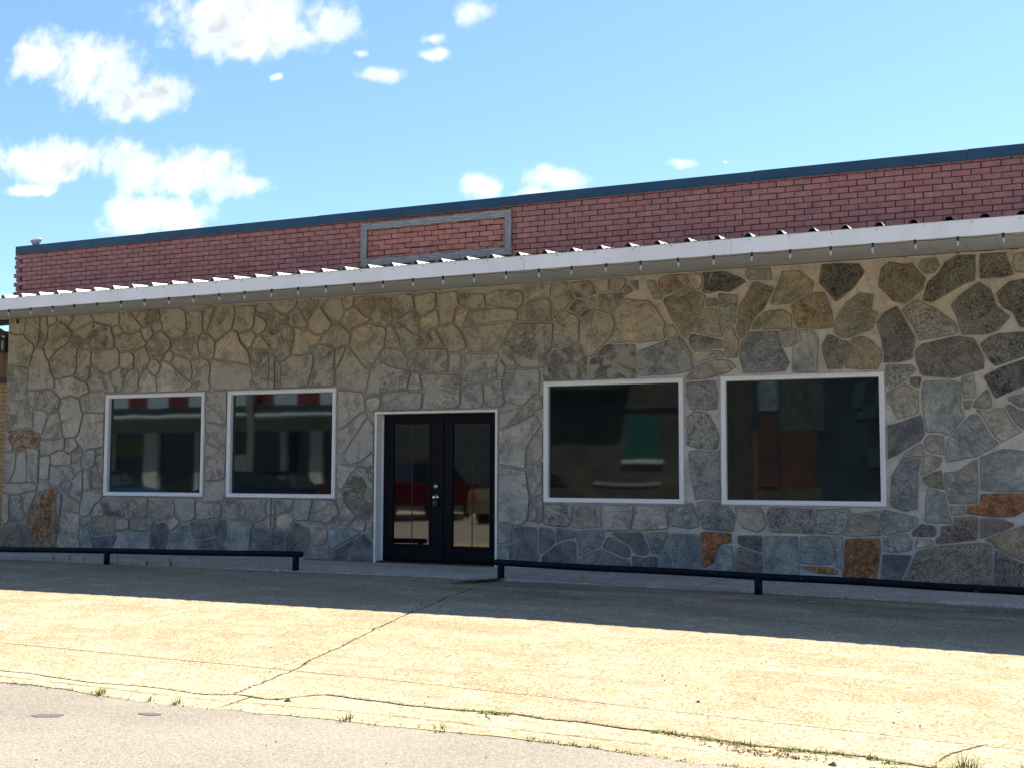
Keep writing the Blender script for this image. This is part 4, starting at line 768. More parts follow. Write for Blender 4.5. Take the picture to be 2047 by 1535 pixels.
# concrete: exposed aggregate, stained
def concrete(name, base, dirt_shade=.5, chips=True, dark=1.0):
    m = mat(name, base, .88, 0, .25); g = NG(m); p = g.pos(); base = tuple(v*dark for v in base)
    lo = g.noise(g.mapping(p, scale=(.8,1.3,1)), 1.1, 6, .62, .5); c = g.mix(g.rng(lo, .35, .68), base, tuple(v*q for v,q in zip(base,(.88,.74,.66))))
    c = g.mix(g.rng(g.noise(p, 3.7, 5, .65), .46, .66, 0, .8), c, tuple(v*q for v,q in zip(base,(1.22,1.28,1.25))))
    sxx = g.n('ShaderNodeSeparateXYZ'); g.l(p, sxx.inputs[0])
    near = g.math('MULTIPLY', g.rng(sxx.outputs[1], -4.3, -2.2), g.rng(g.noise(g.mapping(p, scale=(.35,1.2,1)), 1.4, 5, .6), .40, .62))  # dirt near the wall, widened to paint the canopy's shade into the concrete
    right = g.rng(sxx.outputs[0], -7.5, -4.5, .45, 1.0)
    c = g.mix(g.math('MULTIPLY', g.math('MULTIPLY', near, right), dirt_shade), c, tuple(v*q for v,q in zip(base,(.38,.42,.46))))
    ag = g.voro(p, 75.0, 'F1', 'Color'); sg = g.n('ShaderNodeSeparateColor'); g.l(ag, sg.inputs[0])
    c = g.mix(g.rng(sg.outputs[0], .5, .85, 0, .8), c, tuple(v*q for v,q in zip(base,(.42,.36,.33))))
    c = g.mix(g.rng(sg.outputs[1], .72, .95, 0, .5), c, tuple(min(.9,v*q) for v,q in zip(base,(1.45,1.5,1.6))))
    c = g.mix(g.rng(g.noise(p, 28, 5, .7), .52, .75, 0, .45), c, tuple(v*.55 for v in base))
    c = g.mix(g.rng(g.noise(g.mapping(p, scale=(.22,3.2,1)), 1.6, 5, .6), .52, .70, 0, .55), c, tuple(v*q for v,q in zip(base,(.66,.58,.54))))
    if chips:
        ch = g.math('MULTIPLY', g.rng(g.voro(g.mapping(p, scale=(.7,1.5,1)), 3.4), .14, .09), g.rng(g.noise(p, 1.2, 3), .52, .56))
        c = g.mix(g.math('MULTIPLY', ch, .75), c, tuple(v*q for v,q in zip(base,(1.5,1.65,1.9))))
        c = g.mix(g.math('MULTIPLY', g.rng(g.voro(p, 7.0), .06, .04), .8), c, tuple(min(.8, v*1.9) for v in base))
    g.color(c); g.bump(g.math('ADD', g.voro(p, 75.0), g.math('MULTIPLY', g.noise(p, 28, 4), .8)), .55, .004); return m
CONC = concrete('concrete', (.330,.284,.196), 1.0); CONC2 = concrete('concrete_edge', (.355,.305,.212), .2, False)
CONC3 = concrete('concrete_strip', (.53,.505,.44), .3, False); CONC4 = concrete('gutter_concrete', (.39,.34,.235), .2, False)
ASPH = mat('worn_asphalt', (.3,.28,.25), .9, 0, .2); g = NG(ASPH); p = g.pos()
va = g.voro(p, 105.0, 'F1', 'Color'); sg = g.n('ShaderNodeSeparateColor'); g.l(va, sg.inputs[0])
c = g.mix(g.rng(g.noise(p, .8, 5, .6), .35, .7), (.250,.222,.182), (.190,.170,.146)); c = g.mix(g.rng(sg.outputs[0], .5, .85, 0, .6), c, (.13,.115,.105)); c = g.mix(g.rng(sg.outputs[1], .6, .9, 0, .4), c, (.38,.35,.30))
c = g.mix(g.rng(g.noise(p, 24, 5, .7), .5, .75, 0, .6), c, (.17,.155,.14)); g.color(c)
g.bump(g.math('ADD', g.voro(p, 105.0), g.noise(p, 20, 4)), .6, .004)
SOIL = painted('joint_soil', (.055,.042,.03), .95, .3, 20, bump=.5)
WOOD = mat('weathered_wood', (.2,.2,.19), .85, 0, .2); g = NG(WOOD); ob = g.obj()
wv_ = g.n('ShaderNodeTexWave'); wv_.wave_type = 'BANDS'; wv_.bands_direction = 'Z'; wv_.inputs['Scale'].default_value = 9; wv_.inputs['Distortion'].default_value = 9; wv_.inputs['Detail'].default_value = 3; wv_.inputs['Detail Scale'].default_value = 1.2
g.l(g.mapping(ob, scale=(.35,1,2.2)), wv_.inputs['Vector']); c = g.mix(g.rng(wv_.outputs[1], .25, .8), (.125,.125,.120), (.34,.335,.315))
c = g.mix(g.rng(g.noise(g.mapping(ob, scale=(.3,1,5)), 22, 5, .6), .5, .7, 0, .6), c, (.43,.42,.39)); c = g.mix(g.rng(g.voro(g.mapping(ob, scale=(1,1,2)), 2.3), .09, .05), c, (.03,.028,.026))
g.color(c); g.bump(wv_.outputs[1], .6, .004)
LEAF = mat('weed_leaf', (.11,.19,.03), .6, 0, .3); LEAFD = mat('dry_grass', (.22,.20,.07), .7); LEAFK = mat('weed_leaf_shade', (.05,.085,.03), .6)

# ================================================================ the stone fronted building
ZB, ZT = -.08, 3.60
XL, XR = -14.93, 3.6
OPEN = [(-12.877,-11.040,.835,2.335),(-10.630,-8.822,.835,2.335),(-5.757,-3.954,.826,2.326),(-3.497,-1.646,.826,2.326),(-8.205,-6.399,-.08,1.995)]
bld = thing('stone_building', 'flagstone shopfront with a red brick parapet, white canopy edge and black double door', 'building', (0,0,0))
# wall core with openings, left of the frame's edge it ends in a corner
m = MB()
xs = sorted({XL, XR, *[o[0] for o in OPEN], *[o[1] for o in OPEN]}); zs = sorted({ZB, ZT, .835, .826, 2.335, 2.326, 1.995})
def inside(x, z): return any(a < x < b and c_ < z < d for a,b,c_,d in OPEN)
SUB = .35
for i in range(len(xs)-1):
    for j in range(len(zs)-1):
        if inside((xs[i]+xs[i+1])/2, (zs[j]+zs[j+1])/2): continue
        m.add([(xs[i],0,zs[j]),(xs[i+1],0,zs[j]),(xs[i+1],0,zs[j+1]),(xs[i],0,zs[j+1])], [(0,1,2,3)])
for a,b,c_,d in OPEN:            # reveals
    m.add([(a,0,c_),(a,.24,c_),(a,.24,d),(a,0,d)], [(0,1,2,3)]); m.add([(b,0,c_),(b,.24,c_),(b,.24,d),(b,0,d)], [(3,2,1,0)])
    m.add([(a,0,d),(a,.24,d),(b,.24,d),(b,0,d)], [(0,1,2,3)]); m.add([(a,0,c_),(a,.24,c_),(b,.24,c_),(b,0,c_)], [(3,2,1,0)])
m.add([(XL,0,ZB),(XL,9,ZB),(XL,9,ZT),(XL,0,ZT)], [(3,2,1,0)])
wallo = m.build('stone_wall', MORTAR, bld, recalc=False)
CC = dict(g=((120,114,101),.22),t=((140,128,108),.15),d=((73,71,68),.4),D=((78,81,82),.1),b=((113,117,113),.15),B=((94,98,99),.4),p=((103,92,85),.2),l=((136,130,117),.1),
 s=((104,104,96),.98),S=((116,117,110),.6),n=((64,66,67),.8),N=((50,51,54),.5),v=((108,103,82),.3),V=((92,87,68),.4),k=((84,74,60),.5),K=((104,96,80),.8),y=((116,99,68),.4),
 Y=((118,101,78),.6),o=((120,98,70),.85),O=((124,80,48),.45),m=((96,76,62),.7),R=((108,84,70),.4),r=((120,106,90),.85),G=((100,97,88),.35))
def stone_geom(poly, d, tilt, inset=.0085):
    n = len(poly); cx = sum(q[0] for q in poly)/n; cz = sum(q[1] for q in poly)/n
    A = sum(poly[i][0]*poly[(i+1)%n][1]-poly[(i+1)%n][0]*poly[i][1] for i in range(n))
    if A < 0: poly = poly[::-1]
    def ins(e):
        out = []
        for i in range(n):
            a, b, c_ = Vector(poly[i-1]), Vector(poly[i]), Vector(poly[(i+1)%n])
            t1 = (b-a).normalized(); t2 = (c_-b).normalized(); nn_ = Vector((-(t1.y+t2.y), t1.x+t2.x))
            if nn_.length < 1e-4: nn_ = Vector((-t1.y, t1.x))
            nn_.normalize(); k = max(.55, nn_.dot(Vector((-t1.y, t1.x)))); out.append(b+nn_*(e/k))
        return out
    r1 = ins(inset); vs = []
    for q in poly: vs.append((q[0]-cx, .006, q[1]-cz))
    for q in poly: vs.append((q[0]-cx, -(d*.55), q[1]-cz))
    for q in r1: vs.append((q[0]-cx, -(d+tilt[0]*(q[0]-cx)+tilt[1]*(q[1]-cz)), q[1]-cz))
    fs = [tuple(range(2*n, 3*n))]
    for k in (0, n):
        for i in range(n): fs.append((k+i, k+(i+1)%n, k+n+(i+1)%n, k+n+i))
    return cx, cz, vs, fs
rest = MB(); rest_cols = []
PAL_J = random.Random(3)
for idx, line in enumerate(STONES.strip().split('\n')):
    w = line.split(); base, al = CC[w[0]]; poly = [tuple(int(t)/200 for t in q.split(',')) for q in w[1:]]
    j = PAL_J.uniform(.90, 1.10); jc = PAL_J.uniform(-.03, .03)
    rusty = w[0] in 'oOr'; lin = gsat(s2l(base), 1.0 if rusty else .72); al = al+1 if rusty else al; lin = tuple(l_*.72+.28*MORT_L[i_]/KS for i_, l_ in enumerate(lin)) if poly[0][0] < -5.5 and poly[0][1] > .75 else lin; colr = (min(1,lin[0]*KS*j*(1+jc)), min(1,lin[1]*KS*j), min(1,lin[2]*KS*j*(1-jc)), al)
    d = PAL_J.uniform(.010, .030); tl = (PAL_J.uniform(-.012,.012), PAL_J.uniform(-.012,.012))
    cx, cz, vs, fs = stone_geom(poly, d, tl)
    if idx < 300:
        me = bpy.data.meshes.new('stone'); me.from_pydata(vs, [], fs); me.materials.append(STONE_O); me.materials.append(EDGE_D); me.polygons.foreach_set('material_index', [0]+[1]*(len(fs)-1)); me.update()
        o = link('stone', me, wallo, (cx, 0, cz)); o.color = colr
    else:
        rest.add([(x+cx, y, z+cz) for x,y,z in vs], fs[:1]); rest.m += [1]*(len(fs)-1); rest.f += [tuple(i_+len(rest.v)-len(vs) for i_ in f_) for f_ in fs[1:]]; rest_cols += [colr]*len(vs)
def set_col(me, cols):
    at = me.color_attributes.new('Col', 'FLOAT_COLOR', 'POINT'); at.data.foreach_set('color', [c_ for q in cols for c_ in q])
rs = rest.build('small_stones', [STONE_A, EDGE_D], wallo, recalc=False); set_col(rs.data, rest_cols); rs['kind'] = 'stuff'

# brick parapet, its bricks laid in running bond, the painted face behind the timber frame is less faded
PX0, PX1, PZ0, PZ1, PY = -14.80, 3.6, 3.45, 4.66, .02
par = MB().box((PX0+.01, PY+.006, PZ0), (PX1, PY+.30, PZ1)).build('brick_parapet', BMORT, bld)
BH, BL = .0705, .2032
bm_ = MB().box((-.0965,-.012,-.0302), (.0965,.05,.0302), 0, .0035); brick_me = bm_.mesh('brick', BRICK_O)
half_ = MB().box((-.046,-.012,-.0302), (.046,.05,.0302), 0, .0035)
far = MB(); far_cols = []; cand = []
rb = random.Random(11)
for r in range(16):
    zc = 4.672-.0705*(r+.5)
    if zc < PZ0+.03: break
    off = (.1016 if r % 2 else 0.0) + rb.uniform(-.008,.008) + .035
    n0 = int((PX0-off)/BL)-1
    for k in range(n0, int(PX1/BL)+2):
        xc = k*BL+off
        if xc-.09 < PX0-.03 or xc+.10 > PX1: continue
        infr = -8.40 < xc < -6.27 and 4.02 < zc < 4.50
        lite = rb.uniform(-1,1); base = (119,81,77) if not infr else (130,87,77)
        edge = (-8.75 < xc < -5.95) and not infr and 3.95 < zc < 4.6
        if edge: base = (124,84,76)
        if zc < 3.99 and xc < -9: base = (110,88,84)
        lin = [v*1.68*(1+.10*lite) for v in s2l(base)]; q = rb.random()
        if q < .07: lin = [lin[0]*.93, lin[1]*1.02, lin[2]*1.04]
        elif q < .12: lin = [lin[0]*1.05, lin[1]*1.01, lin[2]*.96]
        cand.append((xc+rb.uniform(-.003,.003), rb.uniform(-.003,.003)-(.010 if infr else 0), zc+rb.uniform(-.002,.002)+(rb.uniform(-.004,.004) if infr else 0), rb.uniform(-.012,.012), (*lin,1), infr))
vis = sorted([c_ for c_ in cand if c_[2] > 3.90 and c_[0] < .3], key=lambda c_: -c_[0])[:300]
vset = set(id(c_) for c_ in vis)
for c_ in cand:
    x, dy, z, ry, col_, infr = c_
    if id(c_) in vset:
        o = link('brick', brick_me, par, (x, PY+dy, z)); o.rotation_euler = (0, ry, ry*.5); o.color = col_
    else:
        ca, sa = cos(ry), sin(ry)
        far.add([(x+vx*ca+vz*sa, PY+dy+vy, z-vx*sa+vz*ca) for vx,vy,vz in bm_.v], bm_.f); far_cols += [col_]*len(bm_.v)
fo = far.build('far_bricks', BRICK_A, par, recalc=False); set_col(fo.data, far_cols); fo['kind'] = 'stuff'
me = fo.data
# ragged brick ends at the left corner
rag = MB(); rag_cols = []
for r in range(17):
    zc = 4.655-.0705*(r+.5)
    if zc < 3.5: break
    w_ = .03+rb.uniform(0,.035)+(.03 if r % 2 else 0)
    v0 = len(rag.v); rag.box((PX0-w_, PY-.008+rb.uniform(-.004,.004), zc-.031+rb.uniform(-.004,.004)), (PX0+.045, PY+.28, zc+.031+rb.uniform(-.004,.004)), 0, .009)
    lin = [v*1.3 for v in s2l((104,86,84))]; rag_cols += [(*lin,1)]*(len(rag.v)-v0)
ro = rag.build('corner_brick_ends', BRICK_A, par); set_col(ro.data, rag_cols); ro['kind'] = 'stuff'
# metal coping in lengths
cx_ = [-14.83,-12.2,-9.15,-6.13,-3.08,-.72,1.65,3.65]
prof = [(-.035,4.618),(-.035,4.732),(-.031,4.738),(.37,4.742),(.375,4.62),(.365,4.62),(.365,4.732),(-.027,4.728),(-.027,4.612),(-.045,4.607),(-.047,4.612)]
for i in range(len(cx_)-1):
    mm = MB().prism(prof, 'x', cx_[i]+.002, cx_[i+1]-.002); dz = (i-3)*.0035+.004
    o = mm.build('coping_section', COPING, bld); o.location.z = dz; o.location.y = PY
# body of the building behind
b2 = MB(); b2.box((PX0+.02, .32, -.08), (3.55, 14, 4.25)); b2.build('rear_walls_and_roof', painted('stucco_grey', (.3,.29,.27), .9), bld)

# ---- windows
def window(x0, x1, z0, z1, tilt):
    w = link('window', None, bld, ((x0+x1)/2, 0, (z0+z1)/2)); W, H = (x1-x0)/2, (z1-z0)/2
    m = MB()
    prof_ = [(0,.03),(0,-.030),(.006,-.036),(.020,-.036),(.026,-.028),(.030,-.026),(.050,-.026),(.056,-.020),(.058,.045),(.030,.060)]   # (inset, y)
    cs = [(-W,-H,1,1),(W,-H,-1,1),(W,H,-1,-1),(-W,H,1,-1)]
    n = len(prof_); vs = []
    for (a,b_,sx_,sz_) in cs:
        for (i_, y_) in prof_: vs.append((a+sx_*i_, y_, b_+sz_*i_))
    fs = []
    for k in range(4):
        k2 = (k+1)%4
        for j in range(n): fs.append((k*n+j, k2*n+j, k2*n+(j+1)%n, k*n+(j+1)%n))
    m.add(vs, fs); m.build('frame', VINYL, w)
    gl = MB(); gl.box((-W+.05,0,-H+.05),(W-.05,.012,H-.05)); go = gl.build('pane', GLASS, w, loc=(0,.034,0)); go.rotation_euler = tilt
    return w
window(*OPEN[0][:4], (0,0,0)); window(*OPEN[1][:4], (0,0,0)); window(*OPEN[2][:4], (0,0,0)); window(*OPEN[3][:4], (0,0,0))
# ---- double door
a, b, c_, d = OPEN[4]
df = MB(); t_ = .028
df.box((a,-.022,-.005),(a+t_,.20,d-t_)); df.box((b-t_,-.022,-.005),(b,.20,d-t_)); df.box((a,-.022,d-t_),(b,.20,d))
df.box((a+t_,.13,.0),(a+t_+.018,.20,d-t_-.001),0,.003); df.box((b-t_-.018,.13,0),(b-t_,.20,d-t_-.001),0,.003)
df.build('door_frame', TRIMW, bld)
MB().box((a+t_,.0,-.01),(b-t_,.22,.022),0,.004).build('threshold', mat('threshold_metal',(.03,.033,.036),.45,.5), bld)
def leaf(x0, x1, gx0, gx1, gz0, gz1, active):
    z0, z1 = .028, d-t_-.004; y = .145; th = .045
    m = MB(); m.box((x0,y,z0),(gx0,y+th,z1),0,.002); m.box((gx1,y,z0),(x1,y+th,z1),0,.002); m.box((gx0,y,z0),(gx1,y+th,gz0)); m.box((gx0,y,gz1),(gx1,y+th,z1))
    L_ = m.build('door_leaf', DOORP, bld)
    mo = MB(); e = .030
    for (p0,p1) in (((gx0-e,gz0-e),(gx1+e,gz0)),((gx0-e,gz1),(gx1+e,gz1+e)),((gx0-e,gz0),(gx0,gz1)),((gx1,gz0),(gx1+e,gz1))):
        mo.box((p0[0],y-.014,p0[1]),(p1[0],y-.0005,p1[1]),0,.005)
    mo.build('glass_molding', DOORP, L_)
    MB().box((gx0,y+.016,gz0),(gx1,y+.024,gz1)).build('pane', DGLASS, L_)
    xm = gx0+(gx1-gx0)*.52; MB().box((xm-.005,y+.011,gz0),(xm+.005,y+.0155,gz1)).build('glazing_bar', mat('dark_bar',(.03,.03,.03),.5), L_)
    mo2 = MB(); mo2.box((x0+.01,y-.010,z0+.01),(x1-.01,y-.0005,z0+.055),0,.003); mo2.build('door_sweep', DOORP, L_)
    return L_
xm = -7.267
LL = leaf(a+t_+.019, xm-.004, -8.009, -7.463, .247, 1.83, True); RL = leaf(xm+.004, b-t_-.019, -7.115, -6.579, .235, 1.826, False)
MB().box((xm-.016,.128,.03),(xm+.016,.1445,d-t_-.006),0,.003).build('astragal', DOORP, RL)
def disc(m, c, r, depth, n=18, y0=0.0, mi=0):
    m.tube([(c[0], y0, c[1]), (c[0], y0-depth, c[1])], r, n, mi)
k_ = MB(); disc(k_, (-7.361,1.009), .031, .018, 20, .144); disc(k_, (-7.361,1.009), .020, .012, 20, .126); k_.build('deadbolt', CHROME, LL, True)
k_ = MB(); disc(k_, (-7.355,.868), .034, .010, 20, .144); disc(k_, (-7.355,.868), .014, .035, 14, .134)
k_.tube([(-7.357,.108,.868),(-7.359,.098,.868),(-7.362,.084,.868),(-7.364,.076,.868)], [.018,.028,.027,.016], 18); k_.build('door_knob', CHROME, LL, True)
lb = MB(); lb.box((-7.392,.100,.745),(-7.322,.1435,.832),0,.006); lb.tube([(-7.375,.115,.83),(-7.372,.110,.858),(-7.352,.108,.868),(-7.336,.110,.858),(-7.335,.115,.83)], .005, 8)
lb = tag(lb.build('lock_box', BLACKPL), 'small black key lock box hanging from the silver knob of the black door', 'lock box')
MB().box((-7.376,.0975,.797),(-7.350,.0998,.804)).build('dial_window', mat('grey_print',(.35,.35,.38),.5), lb)

# ---- canopy
CY = -2.15
def fz(x): return 3.338+.0033*(x+12.8)
fx = [-19.0,-16.2,-13.8,-10.75,-7.39,-5.1,-2.833,-.05,1.9,3.9]
for i in range(len(fx)-1):
    x0, x1 = fx[i], fx[i+1]; m = MB(); y = CY-(.0 if i%2 else .0025)
    vs = []
    for x in (x0+.0015, x1-.0015):
        z = fz(x); vs += [(x,y,z),(x,y,z+.150),(x,y+.004,z+.157),(x,y+.03,z+.157),(x,y+.03,z),(x,y+.03,z+.004)]
    fs = [(0,1,7,6),(1,2,8,7),(2,3,9,8),(3,4,10,9),(4,0,6,10),(0,4,3,2,1),(6,7,8,9,10)]
    m.add(vs, fs); m.build('fascia_board', FASCIA, bld)
# screws along the top of the fascia
m = MB()
for k in range(51):
    x = -17.0+.41*k+.02*sin(k*7.1); z = fz(x)+.128; disc(m, (x, z), .006, .004, 8, CY-.001)
sc_ = m.build('fascia_screw_heads', mat('rusty_screw',(.16,.11,.08),.7), bld)
# roof: sheets with trapezoid ribs, one inch in twelve
SL = .087
pitch = .314; ribx = [-.155-pitch*k for k in range(-7, 62)]
def rib_profile():
    pr = []; h = .034
    pr += [(0,0)]
    return pr
prof_ = [(-.157,0),(-.050,0),(-.020,.041),(.020,.041),(.050,0),(.072,0),(.080,.006),(.096,.006),(.104,0),(.132,0),(.139,.006),(.1535,.006),(.157,.002)]
sheet = MB()
for s_ in range(3):
    for i in range(len(prof_)-1):
        (xa,za),(xb,zb) = prof_[i], prof_[i+1]; xo = s_*pitch; k = len(sheet.v)
        sheet.v += [(xo+xa,0,za),(xo+xb,0,zb),(xo+xb,2.20,zb+SL*2.2),(xo+xa,2.20,za+SL*2.2)]; sheet.f.append((k,k+1,k+2,k+3)); sheet.m.append(0)
sheet_me = sheet.mesh('roof_sheet', ROOFM, recalc=False)
roof = link('canopy_roof', None, bld, (0,0,0))
x = -19.05+.0
n = 0; x = -.155-pitch*58
while x < 3.7:
    o = link('roof_sheet', sheet_me, roof, (x, CY-.012, fz(x)+.1585)); n += 1; x += pitch*3
for i in range(0, 22):     # ridge screws
    pass
# deck under the sheets (dark) and the soffit
dk = MB(); vs = []
for x in (-19.0, 3.85):
    z = fz(x); vs += [(x,CY+.03,z+.03),(x,CY+.03,z+.150),(x,.02,z+.150+SL*2.15),(x,.02,z+.28)]
dk.add(vs, [(0,1,2,3),(4,7,6,5),(0,4,5,1),(1,5,6,2),(2,6,7,3),(3,7,4,0)]); dk.build('canopy_deck', DARK, bld)
sof = link('soffit', None, bld, (0,0,0))
x = -19.0; PW = .305
def sz_(x, y): return fz(x)+.006 + (3.594+.0028*max(0,x+7) -.0 - (fz(x)+.006))*((y-CY)/(-CY))
while x < 3.8:
    m = MB(); xa, xb = x+.003, x+PW-.003; ys = [CY+.03, -.0 if x > -15.2 else 1.2]; vs = []
    for (xx, up_) in ((xa-.0025,.012),(xa,0),((xa+xb)/2-.004,0),((xa+xb)/2,.005),((xa+xb)/2+.004,0),(xb,0),(xb+.0025,.012)):
        for yy in ys: vs.append((xx, yy, sz_(x, yy)+up_))
    fs = [(2*i,2*i+1,2*i+3,2*i+2) for i in range(6)]; m.add(vs, fs); m.build('soffit_panel', SOFFIT, sof, recalc=False); x += PW
# dark edge beam of the canopy beyond the wall's corner
MB().box((-19,.02,3.50),(XL-.01,.10,3.585)).build('canopy_edge_beam', mat('edge_beam_paint',(.02,.03,.05),.5), bld)
# J trim along wall and soffit, laid in short lengths with gaps
tm = painted('soffit_trim', (.60,.58,.52), .6, .1); x = -11.3; rr = random.Random(5)
while x < 3.5:
    ln = rr.uniform(.17,.34); zz = sz_(x+ln/2, 0)-.012
    o = MB().box((-ln/2,-.026,-.007),(ln/2,.0,.004),0,.002).build('wall_trim', tm, bld, loc=(x+ln/2,-.003,zz-.003)); o.rotation_euler = (0, rr.uniform(-.02,.02), 0); x += ln+rr.uniform(.03,.12)
# ================================================================ ground
def interp(pts, t):
    if t <= pts[0][0]: return pts[0][1]
    for (a,b),(c_,d_) in zip(pts, pts[1:]):
        if t <= c_: return b+(d_-b)*(t-a)/(c_-a+1e-9)
    return pts[-1][1]
def jag(x, s, a=.012): return a*(noise.noise(Vector((x*5, s, 0)))+.6*noise.noise(Vector((x*17, s, 3))))
BIG = [(-6.81,-7.47),(-6.61,-7.46),(-6.29,-7.5),(-5.9,-7.55),(-5.72,-7.53),(-5.41,-7.51),(-4.94,-7.57),(-4.74,-7.49),(-4.43,-7.55),(-4.31,-7.37),(-4.18,-7.28),(-3.96,-7.33),(-3.78,-7.32),(-3.59,-7.35),(-3.48,-7.34),(-3.23,-7.32),(-3.07,-7.29),(-2.9,-7.28),(-2.67,-7.32),(-2.46,-7.3),(-2.2,-7.34),(-2.06,-7.32),(-1.92,-7.34),(-1.72,-7.35),(-1.51,-7.39),(-1.24,-7.39),(-1.01,-7.38),(-0.87,-7.38),(-0.6,-7.45),(0.5,-7.5)]
EDGE = [(-6.51,-7.75),(-6.19,-7.73),(-5.58,-7.82),(-5.22,-7.87),(-4.85,-7.88),(-4.42,-7.86),(-4.0,-7.84),(-3.35,-7.82),(-2.74,-7.77),(-2.14,-7.79),(-1.66,-7.84),(-1.43,-7.82),(.5,-7.86)]
CR = [(-7.46,-4.77),(-7.01,-4.83),(-6.66,-4.87),(-6.35,-4.96),(-5.99,-5.02),(-5.32,-5.16),(-4.68,-5.30),(-4.03,-5.41),(-3.51,-5.48),(-2.9,-5.58),(-1.99,-5.68),(-1.48,-5.67)]
def l0(x): return -1.535+jag(x,1,.008)
def l1(x): return -6.72-.041*(max(-9,min(1,x))+4.7)+jag(x,2,.004)
def l2(x): return interp(BIG, x)+jag(x,4,.012)
def l3(x): return interp(EDGE, x)+jag(x,6,.030)
def xc(y): return interp(CR, y)+jag(y*.5,8,.045)+jag(y*1.6,9,.018)
apron = link('concrete_apron', None); tag(apron, kind='structure')
def slab(name, ya, yb, xa, xb, mt, parent, ga=.006, gb=.006, gx=.011, dz=0, ny=44, dx=.10):
    """ya(x) nearer the wall, yb(x) nearer the street; xa/xb are functions of y or numbers"""
    fa = xa if callable(xa) else (lambda y: xa); fb = xb if callable(xb) else (lambda y: xb)
    x0, x1 = fa(-4), fb(-4); nx = max(8, int((x1-x0)/dx)); vs = []
    for j in range(ny+1):
        for i in range(nx+1):
            t = i/nx; x = x0+(x1-x0)*t; y = ya(x)-ga+(yb(x)+gb-ya(x)+ga)*j/ny
            A, B = fa(y)+gx, fb(y)-gx; x = A+(B-A)*t; y = ya(x)-ga+(yb(x)+gb-ya(x)+ga)*j/ny
            e = .004 if (j in (0,ny) or i in (0,nx)) else 0
            vs.append((x, y, ground_z(x, min(y,-1.54) if dz == 0 else y)+dz-e+.002*noise.noise(Vector((x*.9,y*.9,1)))))
    fs = [(j*(nx+1)+i, (j+1)*(nx+1)+i, (j+1)*(nx+1)+i+1, j*(nx+1)+i+1) for j in range(ny) for i in range(nx)]
    ring = [j*(nx+1) for j in range(ny+1)]+[ny*(nx+1)+i for i in range(1,nx+1)]+[j*(nx+1)+nx for j in range(ny-1,-1,-1)]+[i for i in range(nx-1,0,-1)]
    b0 = len(vs)
    for k in ring: vs.append((vs[k][0], vs[k][1], vs[k][2]-.07))
    n = len(ring)
    for k in range(n): fs.append((ring[k], b0+k, b0+(k+1)%n, ring[(k+1)%n]))
    return MB().add(vs, fs).build(name, mt, parent, recalc=False)
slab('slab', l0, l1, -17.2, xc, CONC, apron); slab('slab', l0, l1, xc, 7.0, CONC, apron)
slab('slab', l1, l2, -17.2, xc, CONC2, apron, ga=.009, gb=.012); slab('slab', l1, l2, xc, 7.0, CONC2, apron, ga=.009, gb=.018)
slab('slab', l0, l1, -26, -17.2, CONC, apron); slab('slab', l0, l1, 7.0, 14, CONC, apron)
gut = link('gutter', None); tag(gut, kind='structure')
slab('gutter_slab', l2, l3, -26, -4.62, CONC4, gut, ga=.008, gb=0, ny=4); slab('gutter_slab', l2, l3, -4.62, 14, CONC4, gut, ga=.012, gb=0, ny=4)
walk = link('pavement', None); tag(walk, kind='structure')
slab('pavement_slab', lambda x: .0, l0, -26, -9.6, CONC3, walk, dz=.003, ny=6, ga=0, gb=.004); slab('pavement_slab', lambda x: .2, l0, -9.6, -3.4, CONC3, walk, dz=.003, ny=6, ga=0, gb=.004); slab('pavement_slab', lambda x: .0, l0, -3.4, 14, CONC3, walk, dz=.003, ny=6, ga=0, gb=.004)
# soil that shows in the joints
vs = []; fs = []; nx, ny = 80, 40
for j in range(ny+1):
    for i in range(nx+1):
        x = -26+40*i/nx; y = .3-8.6*j/ny; vs.append((x, y, ground_z(x, y)-.028))
fs = [(j*(nx+1)+i, (j+1)*(nx+1)+i, (j+1)*(nx+1)+i+1, j*(nx+1)+i+1) for j in range(ny) for i in range(nx)]
tag(MB().add(vs, fs).build('soil', SOIL, recalc=False), kind='structure')
# hairline cracks
hair = mat('crack_dirt', (.07,.05,.035), .95)
def crackline(pts, w, name='crack', parent=apron, lift=.0035):
    P = []
    for (a,b_),(c_,d_) in zip(pts, pts[1:]):
        n = max(2, int(math.hypot(c_-a, d_-b_)/.035))
        for k in range(n): t = k/n; P.append((a+(c_-a)*t+jag(a+t,31,.010), b_+(d_-b_)*t+jag(t*3+a,37,.012)))
    P.append(pts[-1]); m = MB(); vs = []
    for i, q in enumerate(P):
        t = Vector(P[min(i+1,len(P)-1)])-Vector(P[max(i-1,0)]); t.normalize(); ww = w*(.35+.9*abs(noise.noise(Vector((i*.31,w*90,2)))))*(min(1, i/3, (len(P)-1-i)/3)+.1)
        for s_ in (-1,1): x = q[0]-t.y*ww*s_; y = q[1]+t.x*ww*s_; vs.append((x, y, ground_z(x,y)+lift))
    m.add(vs, [(2*i,2*i+1,2*i+3,2*i+2) for i in range(len(P)-1)]); return m.build(name, hair, parent, recalc=False)
crackline([(-.56,-7.39),(-.5,-7.15),(-.32,-6.85)], .008)
crackline([(-3.2,-5.35),(-2.6,-5.33),(-1.9,-5.1),(-1.2,-5.12),(-.5,-4.98),(.2,-5.05)], .0025)
crackline([(-4.7,-4.62),(-3.9,-4.9),(-3.3,-5.0)], .0020)
crackline([(-7.5,-7.60),(-6.2,-7.64),(-4.9,-7.70),(-3.4,-7.62),(-1.6,-7.62)], .005, parent=gut)
crackline([(-3.10,-7.28),(-3.02,-7.42),(-2.95,-7.5)], .006, parent=gut)
